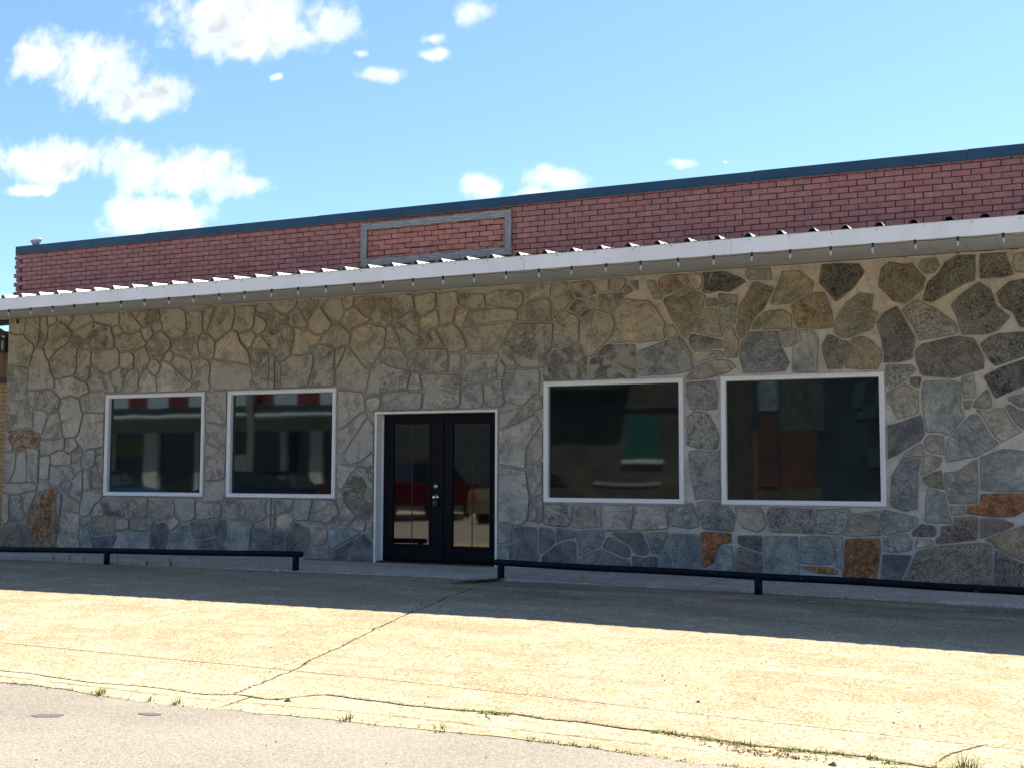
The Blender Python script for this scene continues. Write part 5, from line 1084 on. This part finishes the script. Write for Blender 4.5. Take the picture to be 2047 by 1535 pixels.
# asphalt street
vs = []; nx, ny = 100, 40
for j in range(ny+1):
    for i in range(nx+1):
        x = -60+110*i/nx; y = -7.55-11.5*(j/ny)**1.3; k = min(1, max(0, (-y-7.9)/3)); zz = (ground_z(x,-7.9)-.004)*(1-k)+(-.25)*k+.05*sin(pi*min(1,max(0,(-y-7.9)/11)))*1.0
        vs.append((x, y, zz-(.035 if j == 0 else 0)+.003*noise.noise(Vector((x,y,0)))))
fs = [(j*(nx+1)+i, (j+1)*(nx+1)+i, (j+1)*(nx+1)+i+1, j*(nx+1)+i+1) for j in range(ny) for i in range(nx)]
street = tag(MB().add(vs, fs).build('street', ASPH, recalc=False), kind='structure')
tar = mat('tar_spot', (.10,.095,.095), .85)
def street_z(x, y):
    k = min(1, max(0, (-y-7.9)/3)); return (ground_z(x,-7.9)-.004)*(1-k)+(-.25)*k+.05*sin(pi*min(1,max(0,(-y-7.9)/11)))
for (x, y, a, b_, ro_) in ((-5.35,-8.47,.10,.05,.5),(-4.86,-8.17,.075,.035,.1)):
    n = 18; vs = []
    for k in range(n):
        r_ = 1+.25*noise.noise(Vector((k*.8,x,0))); px = x+a*r_*cos(2*pi*k/n)*cos(ro_)-b_*r_*sin(2*pi*k/n)*sin(ro_); py = y+a*r_*cos(2*pi*k/n)*sin(ro_)+b_*r_*sin(2*pi*k/n)*cos(ro_)
        vs.append((px, py, street_z(px,py)+.0035))
    MB().add(vs, [tuple(range(n))]).build('tar_spot', tar, street, recalc=False)
GRD = painted('dry_ground', (.22,.19,.13), .95, .2, .3)
tag(MB().add([(-700,-700,-.5),(700,-700,-.5),(700,700,-.5),(-700,700,-.5)], [(0,1,2,3)]).build('ground', GRD, recalc=False), kind='structure')
far_walk = link('far_pavement', None); tag(far_walk, kind='structure')
MB().box((-60,-22.2,-.45),(50,-18.95,-.10)).build('pavement_bed', CONC3, far_walk)
MB().box((-60,-18.95,-.45),(50,-18.8,-.09),0,.015).build('kerb', CONC4, far_walk)

# ================================================================ bumper rails
def rail(label, pts, posts, r=.037):
    root = thing('pipe_rail', label, 'rail', (posts[0][0], posts[0][1], 0), 'low pipe rails along the pavement')
    ox, oy = posts[0][0], posts[0][1]
    P = []
    for (a,b_) in zip(pts, pts[1:]):
        for k in range(12): t = k/12; P.append(tuple(a[i]+(b_[i]-a[i])*t+(.003*sin(a[0]*3+t*9) if i == 2 else 0) for i in range(3)))
    P.append(pts[-1]); P = [(x-ox, y-oy, z) for x,y,z in P]
    m = MB(); m.tube(P, r, 16); m.build('rail', BLACKP, root, True)
    mm = MB()
    for e, s_ in ((P[0],-1),(P[-1],1)): mm.tube([(e[0]-s_*.012,e[1],e[2]),(e[0]+s_*.004,e[1],e[2])], r*.55, 12)
    for (x,y) in posts:
        z = interp([(q[0]+ox, q[2]) for q in P], x)
        q = MB(); q.tube([(x-ox,y-oy,ground_z(x,y)-.05),(x-ox,y-oy,z-.01)], .041, 14); q.build('post', BLACKP, root, True)
    return root
rail('black pipe rail low over the pavement under the two left windows', [(-15.2,-1.78,.105),(-13.1,-1.69,.128),(-8.37,-1.435,.187)], [(-11.32,-1.59),(-8.46,-1.44),(-14.6,-1.75)])
rail('black pipe rail low over the pavement running right from the double door', [(-5.79,-1.355,.166),(-2.75,-1.62,.148),(-.2,-1.84,.122),(2.0,-2.03,.105),(3.7,-2.17,.10)], [(-5.72,-1.365),(-2.72,-1.625),(.45,-1.9),(3.5,-2.16)])

# ================================================================ timber frame on the parapet
tf = thing('timber_frame', 'weathered grey timber frame nailed round a patch of orange brick on the parapet', 'frame', (-7.333, PY, 3.97))
def board(x0, x1, z0, z1, vert=False):
    L_ = (z1-z0 if vert else x1-x0)/2; h = (x1-x0 if vert else z1-z0)/2
    m = MB().box((-L_,-.018,-h),(L_,.018,h),0,.003); o = m.build('board', WOOD, tf); o.location = ((x0+x1)/2+7.333, -.034, (z0+z1)/2-3.97)
    o.rotation_euler = (0, (pi/2 if vert else 0)+R.uniform(-.004,.004), 0); return o
board(-8.455,-6.21,4.468,4.560); board(-8.455,-6.205,3.975,4.070); board(-8.455,-8.362,4.072,4.466,True); board(-6.30,-6.208,4.072,4.466,True)

# ================================================================ string lights
sl_ = thing('string_lights', 'string of pointed frosted bulbs hung along the lower edge of the white canopy', 'string lights', (0, CY, 0))
SOCK = mat('socket_plastic', (.012,.018,.030), .45)
BULB = mat('frosted_bulb', (.62,.62,.60), .3, 0, .5); BULB.node_tree.nodes['Principled BSDF'].inputs['Transmission Weight'].default_value = .25
bm2 = MB(); bm2.tube([(0,0,-.036),(0,0,-.046),(0,0,-.062),(0,0,-.078),(0,0,-.088),(0,0,-.092)], [.008,.0115,.0118,.0085,.0040,.0008], 12); bulb_me = bm2.mesh('bulb', BULB, True)
sm = MB(); sm.tube([(0,0,.004),(0,0,-.038)], [.012,.0125], 12); sock_me = sm.mesh('socket', SOCK, True)
cord = []; rr = random.Random(9); bx = []
for k in range(-7, 43):
    x = -12.61+.384*k+rr.uniform(-.008,.008); bx.append(x)
    s_ = link('socket', sock_me, sl_, (x, 0, fz(x)-.003)); s_.rotation_euler = (rr.uniform(-.08,.08), rr.uniform(-.08,.08), 0)
    if k not in (3, 4): b_ = link('bulb', bulb_me, s_, (0,0,0)); b_.scale = (1, 1, rr.uniform(.95,1.08))
for a_, b_ in zip(bx, bx[1:]):
    sag = rr.uniform(.004,.026)
    for t in (0,.15,.3,.5,.7,.85): x = a_+(b_-a_)*t; cord.append((x, .008, fz(x)-.006-sag*4*t*(1-t)))
MB().tube(cord, .0028, 6).build('cord', SOCK, sl_)

# ================================================================ small fittings
vent = thing('vent_cover', 'small tan louvred vent cover set high on the right of the stone wall', 'vent', (-.487, -.004, 3.242))
vm = painted('vent_tan', tuple(v*1.7 for v in s2l((150,148,142))), .6, .06)
MB().box((-.038,-.006,-.062),(.038,.01,.062),0,.003).build('plate', vm, vent)
for k in range(4): z = -.042+.028*k; MB().prism([(-.009,z),(-.006,z+.018),(-.006,z-.002)], 'x', -.028, .028).build('slat', vm, vent)
fl = thing('floodlight', 'small round floodlight standing on the dark coping at the left end of the parapet', 'light', (-14.52, .16, 4.742))
fm = MB(); fm.tube([(0,0,0),(0,0,.03)], .035, 14); fm.tube([(0,0,.03),(-.01,-.005,.07)], .012, 8); fm.build('mount', painted('lamp_grey',(.12,.13,.14),.5), fl)
fm = MB(); fm.tube([(-.075,-.05,.035),(-.06,-.04,.055),(-.02,-.012,.088),(.02,.012,.112),(.04,.024,.118)], [.062,.064,.052,.034,.010], 16); fm.build('hood', painted('hood_grey',(.34,.34,.33),.45), fl, True)
MB().tube([(-.078,-.052,.034),(-.070,-.047,.040)], .056, 16).build('lens', BLACKPL, fl)
hk = tag(MB().tube([(-14.72,-.02,3.50),(-14.69,-.06,3.525),(-14.65,-.10,3.555)], [.010,.020,.014], 8).build('bracket', BLACKPL), 'small black bracket under the soffit at the top left corner of the stone wall', 'bracket')
ht = tag(MB().box((-14.345,-.030,3.17),(-14.315,-.012,3.26),0,.006).build('cable_clip', painted('clip_grey',(.3,.3,.29),.6)), 'small pale cable clip on the stone high at the left end of the wall', 'clip')

# ================================================================ neighbouring building at the left edge
nb = thing('neighbour_building', 'tan brick building with brown siding and dark sign at the left edge', 'building', (-15, .12, 0))
TB = brick_mat('tan_brick', 'object'); nm = MB().box((-7,.012,-.1),(.05,9,2.60)).build('wall', painted('tan_mortar',(.20,.17,.13),.9), nb)
tb_me = MB().box((-.0965,-.010,-.0305),(.0965,.04,.0305),0,.004).mesh('tan_brick', TB)
for r in range(38):
    for k in range(4):
        x = -.06-.2032*k-(.1016 if r%2 else 0); o = link('brick', tb_me, nm, (x+.015, 0, .0+.0680*r+.03)); v = rb.uniform(.85,1.15); o.color = tuple(q*1.45*v for q in s2l((150,128,98)))+(1,)
wp = painted('brown_siding', (.19,.135,.085), .8, .25, 5)
for k in range(6): MB().box((-.17*k-.165,-.02,2.66),(-.17*k-.003,.05,3.07),0,.004).build('siding_board', wp, nb, loc=(.05,0,0))
MB().box((-7,-.05,2.60),(.03,.06,2.655),0,.006).build('ledge', painted('ledge_grey',(.05,.05,.055),.6), nb)
sg_ = link('sign', None, nb, (-.12, -.05, 3.07)); dkm = painted('sign_dark', (.02,.026,.036), .5)
MB().box((-.6,-.03,.0),(.075,.05,.035),0,.004).build('rail', dkm, sg_)
MB().prism([(-.70,.60),(-.70,.52),(.10,.155),(.10,.215)], 'y', -.06, .25).build('gable_edge', dkm, sg_)
MB().box((.052,-.04,.0),(.082,.06,.20)).build('post', dkm, sg_); MB().box((-.055,-.03,.03),(-.025,.04,.24)).build('post', dkm, sg_)
MB().box((-.6,-.015,.03),(.05,.01,.19)).build('panel', painted('sign_white',(.42,.44,.44),.5), sg_)
MB().box((.122,-.06,.15),(.150,.03,.325)).build('flashing', dkm, sg_, loc=(-.03,0,0))

# ================================================================ plants
def blade(m, x, y, z, h, lean, az, w, mi=0, seg=3):
    vs = []
    for i in range(seg+1):
        t = i/seg; r_ = lean*h*t*t; ww = w*(1-t*.85); cx = x+cos(az)*r_; cy = y+sin(az)*r_; cz = z+h*t*(1-.25*lean*t)
        vs += [(cx-sin(az)*ww, cy+cos(az)*ww, cz), (cx+sin(az)*ww, cy-cos(az)*ww, cz)]
    m.add(vs, [(2*i,2*i+1,2*i+3,2*i+2) for i in range(seg)], mi)
rg = random.Random(21)
def leafy(m, h, n, spread):
    for s_ in range(max(1, n//6)):
        az = rg.uniform(0, 6.28); ln = rg.uniform(.1,.5)*spread; hh = h*rg.uniform(.6,1)
        m.tube([(0,0,-.01),(cos(az)*ln*.4,sin(az)*ln*.4,hh*.6),(cos(az)*ln,sin(az)*ln,hh)], [.003,.002,.001], 5, 0, False)
        for k in range(6):
            t = .3+.7*k/6; a2 = az+k*2.4; L_ = rg.uniform(.02,.045); bx_, by_, bz_ = cos(az)*ln*t, sin(az)*ln*t, hh*t
            d_ = Vector((cos(a2), sin(a2), rg.uniform(-.1,.7))).normalized(); s2 = Vector((-sin(a2), cos(a2), 0))*L_*.28; c0 = Vector((bx_,by_,bz_)); mid = c0+d_*L_*.5; tip = c0+d_*L_
            m.add([c0, mid+s2, tip, mid-s2], [(0,1,2,3)], 0)
def grassy(m, h, n, spread):
    for k in range(n):
        az = rg.uniform(0,6.28); blade(m, cos(az)*rg.uniform(0,spread), sin(az)*rg.uniform(0,spread), -.005, h*rg.uniform(.5,1.1), rg.uniform(.2,1.0), az+rg.uniform(-.6,.6), rg.uniform(.0028,.0050), 1 if rg.random() < .35 else 0)
W_ = [('leafy',-12.35,-1.50,.085,12,.06,'left one of two leafy green weeds behind the left rail, below the rusty stone',LEAFK),
('leafy',-12.08,-1.47,.10,12,.06,'taller leafy weed right beside the leftmost rail post side of the rusty stone',LEAFK),
('leafy',-11.80,-1.50,.05,8,.05,'tiny weed in the shaded joint just left of the first post of the left rail',LEAFK),
('leafy',-11.22,-1.50,.075,9,.05,'thin weed standing just right of the first post of the left rail',LEAFK),
('leafy',-10.70,-1.54,.07,18,.12,'spreading weed with dry stems behind the left rail under the first window',LEAFK),
('leafy',-10.30,-1.53,.09,24,.09,'bushiest shaded weed behind the left rail between the first two windows',LEAFK),
('leafy',-4.68,-1.50,.085,8,.03,'slender weed in the joint behind the right rail under the third window',LEAFK),
('leafy',-5.545,-3.56,.06,10,.04,'small weed in the diagonal joint at the shadow edge',LEAF),
('grassy',-5.57,-7.81,.075,26,.04,'tallest green tuft, leftmost of those at the asphalt edge',LEAF),
('grassy',-5.14,-7.84,.06,14,.04,'low tuft at the asphalt edge to the right of the tallest tuft',LEAF),
('grassy',-4.93,-7.85,.07,14,.04,'small tuft at the asphalt edge below the dark tar spot',LEAF),
('grassy',-3.72,-7.82,.055,22,.06,'green tuft at the asphalt edge below the double door',LEAF),
('grassy',-3.14,-7.80,.05,12,.05,'thin tuft at the asphalt edge between the door and the third window',LEAF),
('grassy',-7.47,-4.02,.05,10,.04,'single sunlit sprig at the shadow edge below the second window',LEAF),
('grassy',-.42,-7.46,.10,60,.09,'bright green clump at the lower right corner by the branching crack',LEAF),
('grassy',-.18,-7.50,.10,26,.07,'lower pale green clump nearest the right edge by the street',LEAF)]
for kind_, x, y, h, n, sp_, lab, mt in W_:
    m = MB(); (leafy if kind_ == 'leafy' else grassy)(m, h, n, sp_)
    tag(m.build('weed', [mt, LEAFD], None, recalc=False, loc=(x, y, ground_z(x,y)-.004)), lab, 'weed', 'weeds growing in the joints')
m = MB()
def tuft(x, y, h, n, sp_, dry=.4):
    z = ground_z(x, y)-.008
    for k in range(n):
        az = rg.uniform(0,6.28); r_ = rg.uniform(0,sp_); blade(m, x+cos(az)*r_, y+sin(az)*r_*.6, z, h*rg.uniform(.4,1.1), rg.uniform(.3,1.6), rg.uniform(0,6.28), rg.uniform(.0022,.0045), 1 if rg.random() < dry else 0, 2)
for k in range(150):
    t = rg.random(); x = -2.05+1.75*t; y = l2(x)+rg.uniform(-.06,.02)
    if noise.noise(Vector((x*4,1,7))) > -.25: tuft(x, y, rg.uniform(.015,.048), 6, .035, .6)
for k in range(130): x = rg.uniform(-1.75,-.5); y = l2(x)-rg.uniform(.02,.20); tuft(x, y, rg.uniform(.01,.035), 6, .03, .65)
for k in range(90): x = rg.uniform(-2.6,-.9); y = l3(x)+rg.uniform(-.02,.03); tuft(x, y, rg.uniform(.01,.03), 6, .03, .4)
for k in range(110): x = rg.uniform(-8.5,-2.6); y = l3(x)+rg.uniform(-.02,.02); tuft(x, y, rg.uniform(.006,.03), 4, .02, .35)
for k in range(70): x = rg.uniform(-4.35,-2.0); y = l2(x)+rg.uniform(-.015,.015); tuft(x, y, rg.uniform(.008,.03), 5, .02, .5)
for k in range(30): x = -3.02+rg.uniform(-.1,.1); y = -7.32+rg.uniform(-.03,.02); tuft(x, y, .03, 5, .02, .3)
for k in range(110):
    y = rg.uniform(-6.6,-3.0); x = xc(y); 
    if noise.noise(Vector((y*2.2,0,5))) > -.1: tuft(x, y, rg.uniform(.008,.028), 5, .014, .35)
for k in range(60): x = rg.uniform(-14,-.2); tuft(x, l0(x)-.004, rg.uniform(.006,.02), 4, .015, .5)
tag(m.build('joint_grass', [LEAF, LEAFD], None, recalc=False), kind='stuff')
# leaf litter by the right rail's first post and pebbles scattered over the apron
m = MB()
LIT = mat('leaf_litter', (.10,.075,.04), .9); LIT2 = mat('leaf_litter_dark', (.03,.024,.016), .95)
for k in range(800):
    t = rg.betavariate(1.2,2.2); x = -5.70-.16*t+rg.gauss(0,.05+.02*t)-t*.12; y = -1.50-.55*t+rg.gauss(0,.035); z = ground_z(x, min(y,-1.54))+rg.uniform(.002,.012)
    a = rg.uniform(0,6.28); L_ = rg.uniform(.008,.022); w2 = L_*.4
    m.add([(x-cos(a)*L_,y-sin(a)*L_,z),(x+sin(a)*w2,y-cos(a)*w2,z+.004),(x+cos(a)*L_,y+sin(a)*L_,z+rg.uniform(0,.006)),(x-sin(a)*w2,y+cos(a)*w2,z)], [(0,1,2,3)], k%2)
for k in range(90):
    x = -1.35+rg.gauss(0,.12); y = -7.55+rg.gauss(0,.03); z = ground_z(x,y)+.004; a = rg.uniform(0,6.28); L_ = rg.uniform(.006,.02)
    m.add([(x-cos(a)*L_,y-sin(a)*L_,z),(x+sin(a)*.004,y-cos(a)*.004,z+.006),(x+cos(a)*L_,y+sin(a)*L_,z+.003),(x-sin(a)*.004,y+cos(a)*.004,z)], [(0,1,2,3)], k%2)
tag(m.build('leaf_litter', [LIT, LIT2], None, recalc=False), kind='stuff')
m = MB()
def pebble(x, y, r_, mi, zf=ground_z):
    z = zf(x, y)+.002; vs = [(x+r_*cos(a)*rg.uniform(.8,1.2), y+r_*sin(a)*rg.uniform(.6,1.0), z) for a in (0,1.05,2.1,3.14,4.2,5.2)]; vs += [(x+r_*.2, y, z+r_*.8)]
    m.add(vs, [(i,(i+1)%6,6) for i in range(6)], mi)
for k in range(190):
    x = rg.uniform(-8,.3); y = rg.uniform(-7.4,-4.2) if k % 3 else rg.gauss(-6.1,.6); x = x if k % 4 else rg.gauss(-2.4,.5); pebble(x, max(-7.7,min(-4.1,y)), rg.uniform(.003,.008), 0 if rg.random() < .75 else 1)
for k in range(90): pebble(rg.uniform(-8,-2), rg.uniform(-9.6,-7.95), rg.uniform(.003,.007), 0 if rg.random() < .6 else 1, street_z)
for k in range(70): pebble(rg.uniform(-12,-.2), rg.uniform(-3.9,-1.7), rg.uniform(.004,.010), 1)
pebble(-8.62,-1.60,.030,1); pebble(-4.32,-7.55,.028,0); pebble(-1.02,-7.62,.024,0); pebble(-2.0,-6.55,.015,0)
tag(m.build('pebbles', [mat('dark_pebble',(.05,.04,.035),.9), mat('pale_pebble',(.55,.53,.48),.8)], None), kind='stuff')

# ================================================================ across the street: seen in the panes
YF = -22.0
GL2 = mat('shop_glass', (.01,.015,.02), .08, 0, .6)
def bricky(name, c1, c2, mort):
    m = mat(name, c1, .9); g = NG(m); b = g.n('ShaderNodeTexBrick'); b.inputs['Color1'].default_value = (*c1,1); b.inputs['Color2'].default_value = (*c2,1); b.inputs['Mortar'].default_value = (*mort,1)
    b.inputs['Scale'].default_value = 4.0; b.inputs['Mortar Size'].default_value = .03; b.inputs['Brick Width'].default_value = .9; b.inputs['Row Height'].default_value = .32
    g.l(g.mapping(g.pos(), rot=(pi/2,0,0)), b.inputs['Vector']); c = g.mix(g.rng(g.noise(g.pos(), .9, 6, .7), .35, .65, 0, .75), b.outputs[0], tuple(v*.35 for v in c1)); g.color(c); return m
def front(name, label, x0, x1, h, wm): 
    t = thing(name, label, 'building', ((x0+x1)/2, YF, -.1)); c0 = (x0+x1)/2
    MB().box((x0-c0,-9,0),(x1-c0,-.0,h)).build('wall', wm, t); return t, c0
WP = painted('white_board', (.36,.39,.42), .6, .05); DKB = painted('dark_band', (.02,.025,.03), .6); BEI = painted('beige_stucco', (.22,.22,.19), .8)
A_, c0 = front('brick_store', 'red shop with white upper windows over a dark canopy, mirrored in the left panes', -40, -21.8, 6.0, bricky('red_brick_wall', (.20,.028,.026), (.16,.022,.022), (.09,.02,.02)))
for k in range(9): x = -39.2+1.95*k-c0; w = MB().box((x,.0,3.74),(x+.95,.03,5.3)).build('window', WP, A_)
MB().box((-40-c0,.0,3.40),(-21.8-c0,1.1,3.66),0,.02).build('canopy', DKB, A_); MB().box((-40-c0,.0,3.30),(-21.8-c0,1.25,3.39)).build('canopy_edge', painted('canopy_light',(.55,.56,.55),.6), A_)
MB().box((-40-c0,.0,2.80),(-21.8-c0,.06,3.29)).build('sign_band', BEI, A_)
MB().box((-40-c0,.0,.35),(-21.8-c0,.025,2.79)).build('shop_window', GL2, A_)
for x, w_ in ((-33.1,.16),(-31.4,.62),(-36,.3),(-29.0,.15),(-25.15,.22),(-23.9,.5),(-22.2,.3),(-33.9,.3)): MB().box((x-c0,.026,.0),(x+w_-c0,.20,2.79)).build('pillar', painted('pillar_white',(.42,.42,.38),.7), A_)
MB().box((-32.9-c0,.03,1.9),(-31.5-c0,.06,2.6)).build('blind', painted('yellow_blind',(.12,.10,.03),.7), A_)
MB().box((-27.4-c0,.03,1.35),(-26.6-c0,.045,1.95)).build('paper_sign', painted('paper',(.45,.47,.42),.7), A_)
B_, c0 = front('brown_store', 'brown brick building with a green shutter and a pale sill, mirrored in the third pane', -21.6, -9.4, 7.2, bricky('brown_brick_wall', (.085,.060,.042), (.060,.045,.035), (.11,.10,.085)))
MB().box((-12.2-c0,.0,1.72),(-11.0-c0,.05,3.1)).build('shutter', painted('green_shutter',(.008,.060,.045),.6), B_); MB().box((-12.3-c0,.0,1.60),(-10.9-c0,.14,1.71)).build('sill', painted('sill',(.5,.5,.46),.7), B_)
MB().box((-15.4-c0,.0,3.95),(-12.0-c0,.9,4.45)).build('awning', painted('green_awning',(.006,.045,.045),.6), B_); MB().box((-15.4-c0,.0,3.35),(-9.6-c0,.10,3.5)).build('ledge', painted('purple_band',(.05,.04,.06),.7), B_)
MB().box((-13.2-c0,.0,.95),(-11-c0,.06,1.02)).build('ledge', painted('pale_ledge',(.30,.30,.27),.7), B_)
MB().box((-9.9-c0,.0,.2),(-9.5-c0,.05,3.1)).build('drainpipe', DKB, B_); MB().box((-20.8-c0,.0,.0),(-17-c0,.08,2.9)).build('garage_door', painted('grey_door',(.018,.028,.032),.7), B_); MB().box((-16.6-c0,.0,0),(-14.8-c0,.08,2.9)).build('door', painted('grey_green',(.050,.055,.045),.7), B_)
C_, c0 = front('brick_ruin', 'dark building with patches of broken red brick and grey plaster, mirrored in the rightmost pane', -9.2, 12, 6.5, painted('dark_plaster', (.012,.020,.028), .9, .5, 1.2))
def slabp(x0, x1, z0, z1, mt, y=.03): return MB().box((x0-c0,.0,z0),(x1-c0,y,z1),0,.01).build('wall_panel', mt, C_)
rbk = bricky('broken_brick', (.10,.030,.022), (.06,.022,.018), (.05,.03,.025)); dk = painted('navy_plaster', (.010,.020,.030), .9, .5, 2)
slabp(-9.1,-8.12,-.0,4.6,painted('brown_plaster',(.040,.033,.022),.9,.4,3),.03); slabp(-8.10,-7.95,.0,2.6,painted('ochre_edge',(.10,.055,.018),.8),.05)
slabp(-7.93,-7.35,3.2,4.6,painted('pale_plaster',(.11,.14,.15),.9,.4,4),.04); slabp(-7.93,-7.35,.9,3.1,rbk,.10); slabp(-7.33,-6.25,.9,2.55,rbk,.03)
slabp(-7.33,-6.0,2.57,4.6,painted('plaster_mauve',(.045,.045,.045),.9,.5,5),.035); slabp(-7.93,-6.1,.1,.88,painted('tan_plaster',(.055,.045,.025),.9,.4),.05)
for (x,z,a,b_) in ((-5.6,1.35,.9,.12),(-5.2,1.75,.5,.6),(-4.55,2.1,.35,.55),(-5.35,2.75,.3,.8),(-4.9,3.3,.6,.35),(-4.9,.9,.5,.3)): q = slabp(x,x+a,z,z+b_,painted('slate_patch',(.022,.036,.042),.9,.3),.05); q.rotation_euler = (0, .25*sin(x*7), 0)
tag(MB().tube([(-25.6,-20.6,-.1),(-25.6,-20.6,8)], .14, 10).build('utility_pole', painted('pole_grey',(.14,.13,.12),.8)), 'grey utility pole standing before the red brick shop, mirrored in the second pane', 'pole')
tag(MB().tube([(-36.2,-20.6,-.1),(-36.2,-20.6,6)], .2, 8).build('green_post', painted('post_green',(.05,.12,.07),.7)), 'green post at the kerb across the street, mirrored in the leftmost pane', 'post')
def car(name, label, cat, x, y, paint, prof_, cab, glass_z, wheels, hw=.88, rz=0):
    t = thing(name, label, cat, (x, y, -.26)); t.rotation_euler = (0,0,rz); n = len(prof_)
    m = MB()
    def ring(w_, k): return [(px, w_, pz) for px,pz in prof_]
    rows = [(-hw,.90),(-hw*.96,1.0),(hw*.96,1.0),(hw,.90)]; vs = []; zc_ = .62
    for w_, s_ in rows: vs += [(px*(.985 if s_ < 1 else 1), w_, zc_+(pz-zc_)*s_) for px,pz in prof_]
    fs = [tuple(range(n)), tuple(range(3*n,4*n))[::-1]]
    for r_ in range(3):
        for k in range(n): fs.append((r_*n+k, r_*n+(k+1)%n, (r_+1)*n+(k+1)%n, (r_+1)*n+k))
    m.add(vs, fs); m.build('body', paint, t)
    c_ = MB(); nn = len(cab); vs = []
    for w_, i_ in ((-hw*.92,0),(-hw*.72,1),(hw*.72,1),(hw*.92,0)): vs += [(px, w_, pz if i_ or pz < glass_z else glass_z) for px,pz in cab]
    fs = [tuple(range(nn)), tuple(range(3*nn,4*nn))[::-1]]
    for r_ in range(3):
        for k in range(nn): fs.append((r_*nn+k, r_*nn+(k+1)%nn, (r_+1)*nn+(k+1)%nn, (r_+1)*nn+k))
    c_.add(vs, fs); c_.build('cabin_glass', GL2, t)
    rf = MB(); xs_ = [p_[0] for p_ in cab if p_[1] > glass_z-.02]; zt_ = max(p_[1] for p_ in cab); rf.box((min(xs_),-hw*.73,zt_-.02),(max(xs_),hw*.73,zt_+.035),0,.018); rf.build('roof', paint, t)
    for wx in wheels:
        for sy in (-1,1):
            wl = MB().tube([(wx,sy*(hw-.2),.34),(wx,sy*(hw-.17),.34),(wx,sy*(hw+.0),.34),(wx,sy*(hw+.02),.34)], [.30,.34,.34,.29], 20).build('wheel', TYRE, t, True); MB().tube([(wx,sy*(hw+.021),.34),(wx,sy*(hw+.03),.34)], [.20,.16], 14).build('rim', CHROME, wl)
    x_a, x_b = min(p_[0] for p_ in prof_), max(p_[0] for p_ in prof_)
    for sy in (-1,1): MB().box((x_b-.06,sy*.62-.14,.62),(x_b+.01,sy*.62+.14,.78),0,.01).build('headlight', WP, t); MB().box((x_a-.012,sy*.68-.09,.62),(x_a+.05,sy*.68+.09,.9),0,.01).build('taillight', TAIL, t)
    return t
TYRE = mat('tyre_rubber', (.015,.015,.015), .85); TAIL = mat('taillight_red', (.18,.02,.015), .2)
sed_p = [(-2.25,.35),(-2.28,.75),(-2.2,.98),(-1.4,1.04),(.9,1.0),(1.9,.88),(2.25,.72),(2.28,.38)]; sed_c = [(-1.75,1.0),(-1.15,1.42),(-.2,1.48),(.35,1.42),(1.15,1.0)]
car('parked_car', 'blue car parked across the street, mirrored in the leftmost pane', 'car', -29.3, -17.4, painted('car_blue',(.008,.06,.12),.25,.05), sed_p, sed_c, 1.40, (-1.4,1.45))
car('parked_car', 'dark navy car parked across the street, mirrored in the second pane', 'car', -22.9, -17.4, painted('car_navy',(.006,.008,.04),.25,.05), sed_p, sed_c, 1.40, (-1.4,1.45), rz=pi)
tr_p = [(-2.75,.5),(-2.78,1.15),(-.6,1.18),(1.3,1.15),(2.6,1.08),(2.78,.9),(2.78,.5)]; tr_c = [(-.75,1.15),(-.62,1.75),(-.2,1.85),(.75,1.82),(1.5,1.15)]
car('pickup_truck', 'red pickup truck parked across the street, mirrored in the left door pane', 'truck', -17.6, -17.6, painted('truck_red',(.045,.003,.006),.3,.05), tr_p, tr_c, 1.78, (-1.75,1.8), .95, radians(-72))
car('parked_car', 'tan car parked nose in across the street, mirrored low in the third pane', 'car', -13.75, -17.8, painted('car_tan',(.09,.08,.055),.3,.05), sed_p, sed_c, 1.40, (-1.4,1.45), rz=radians(-88))
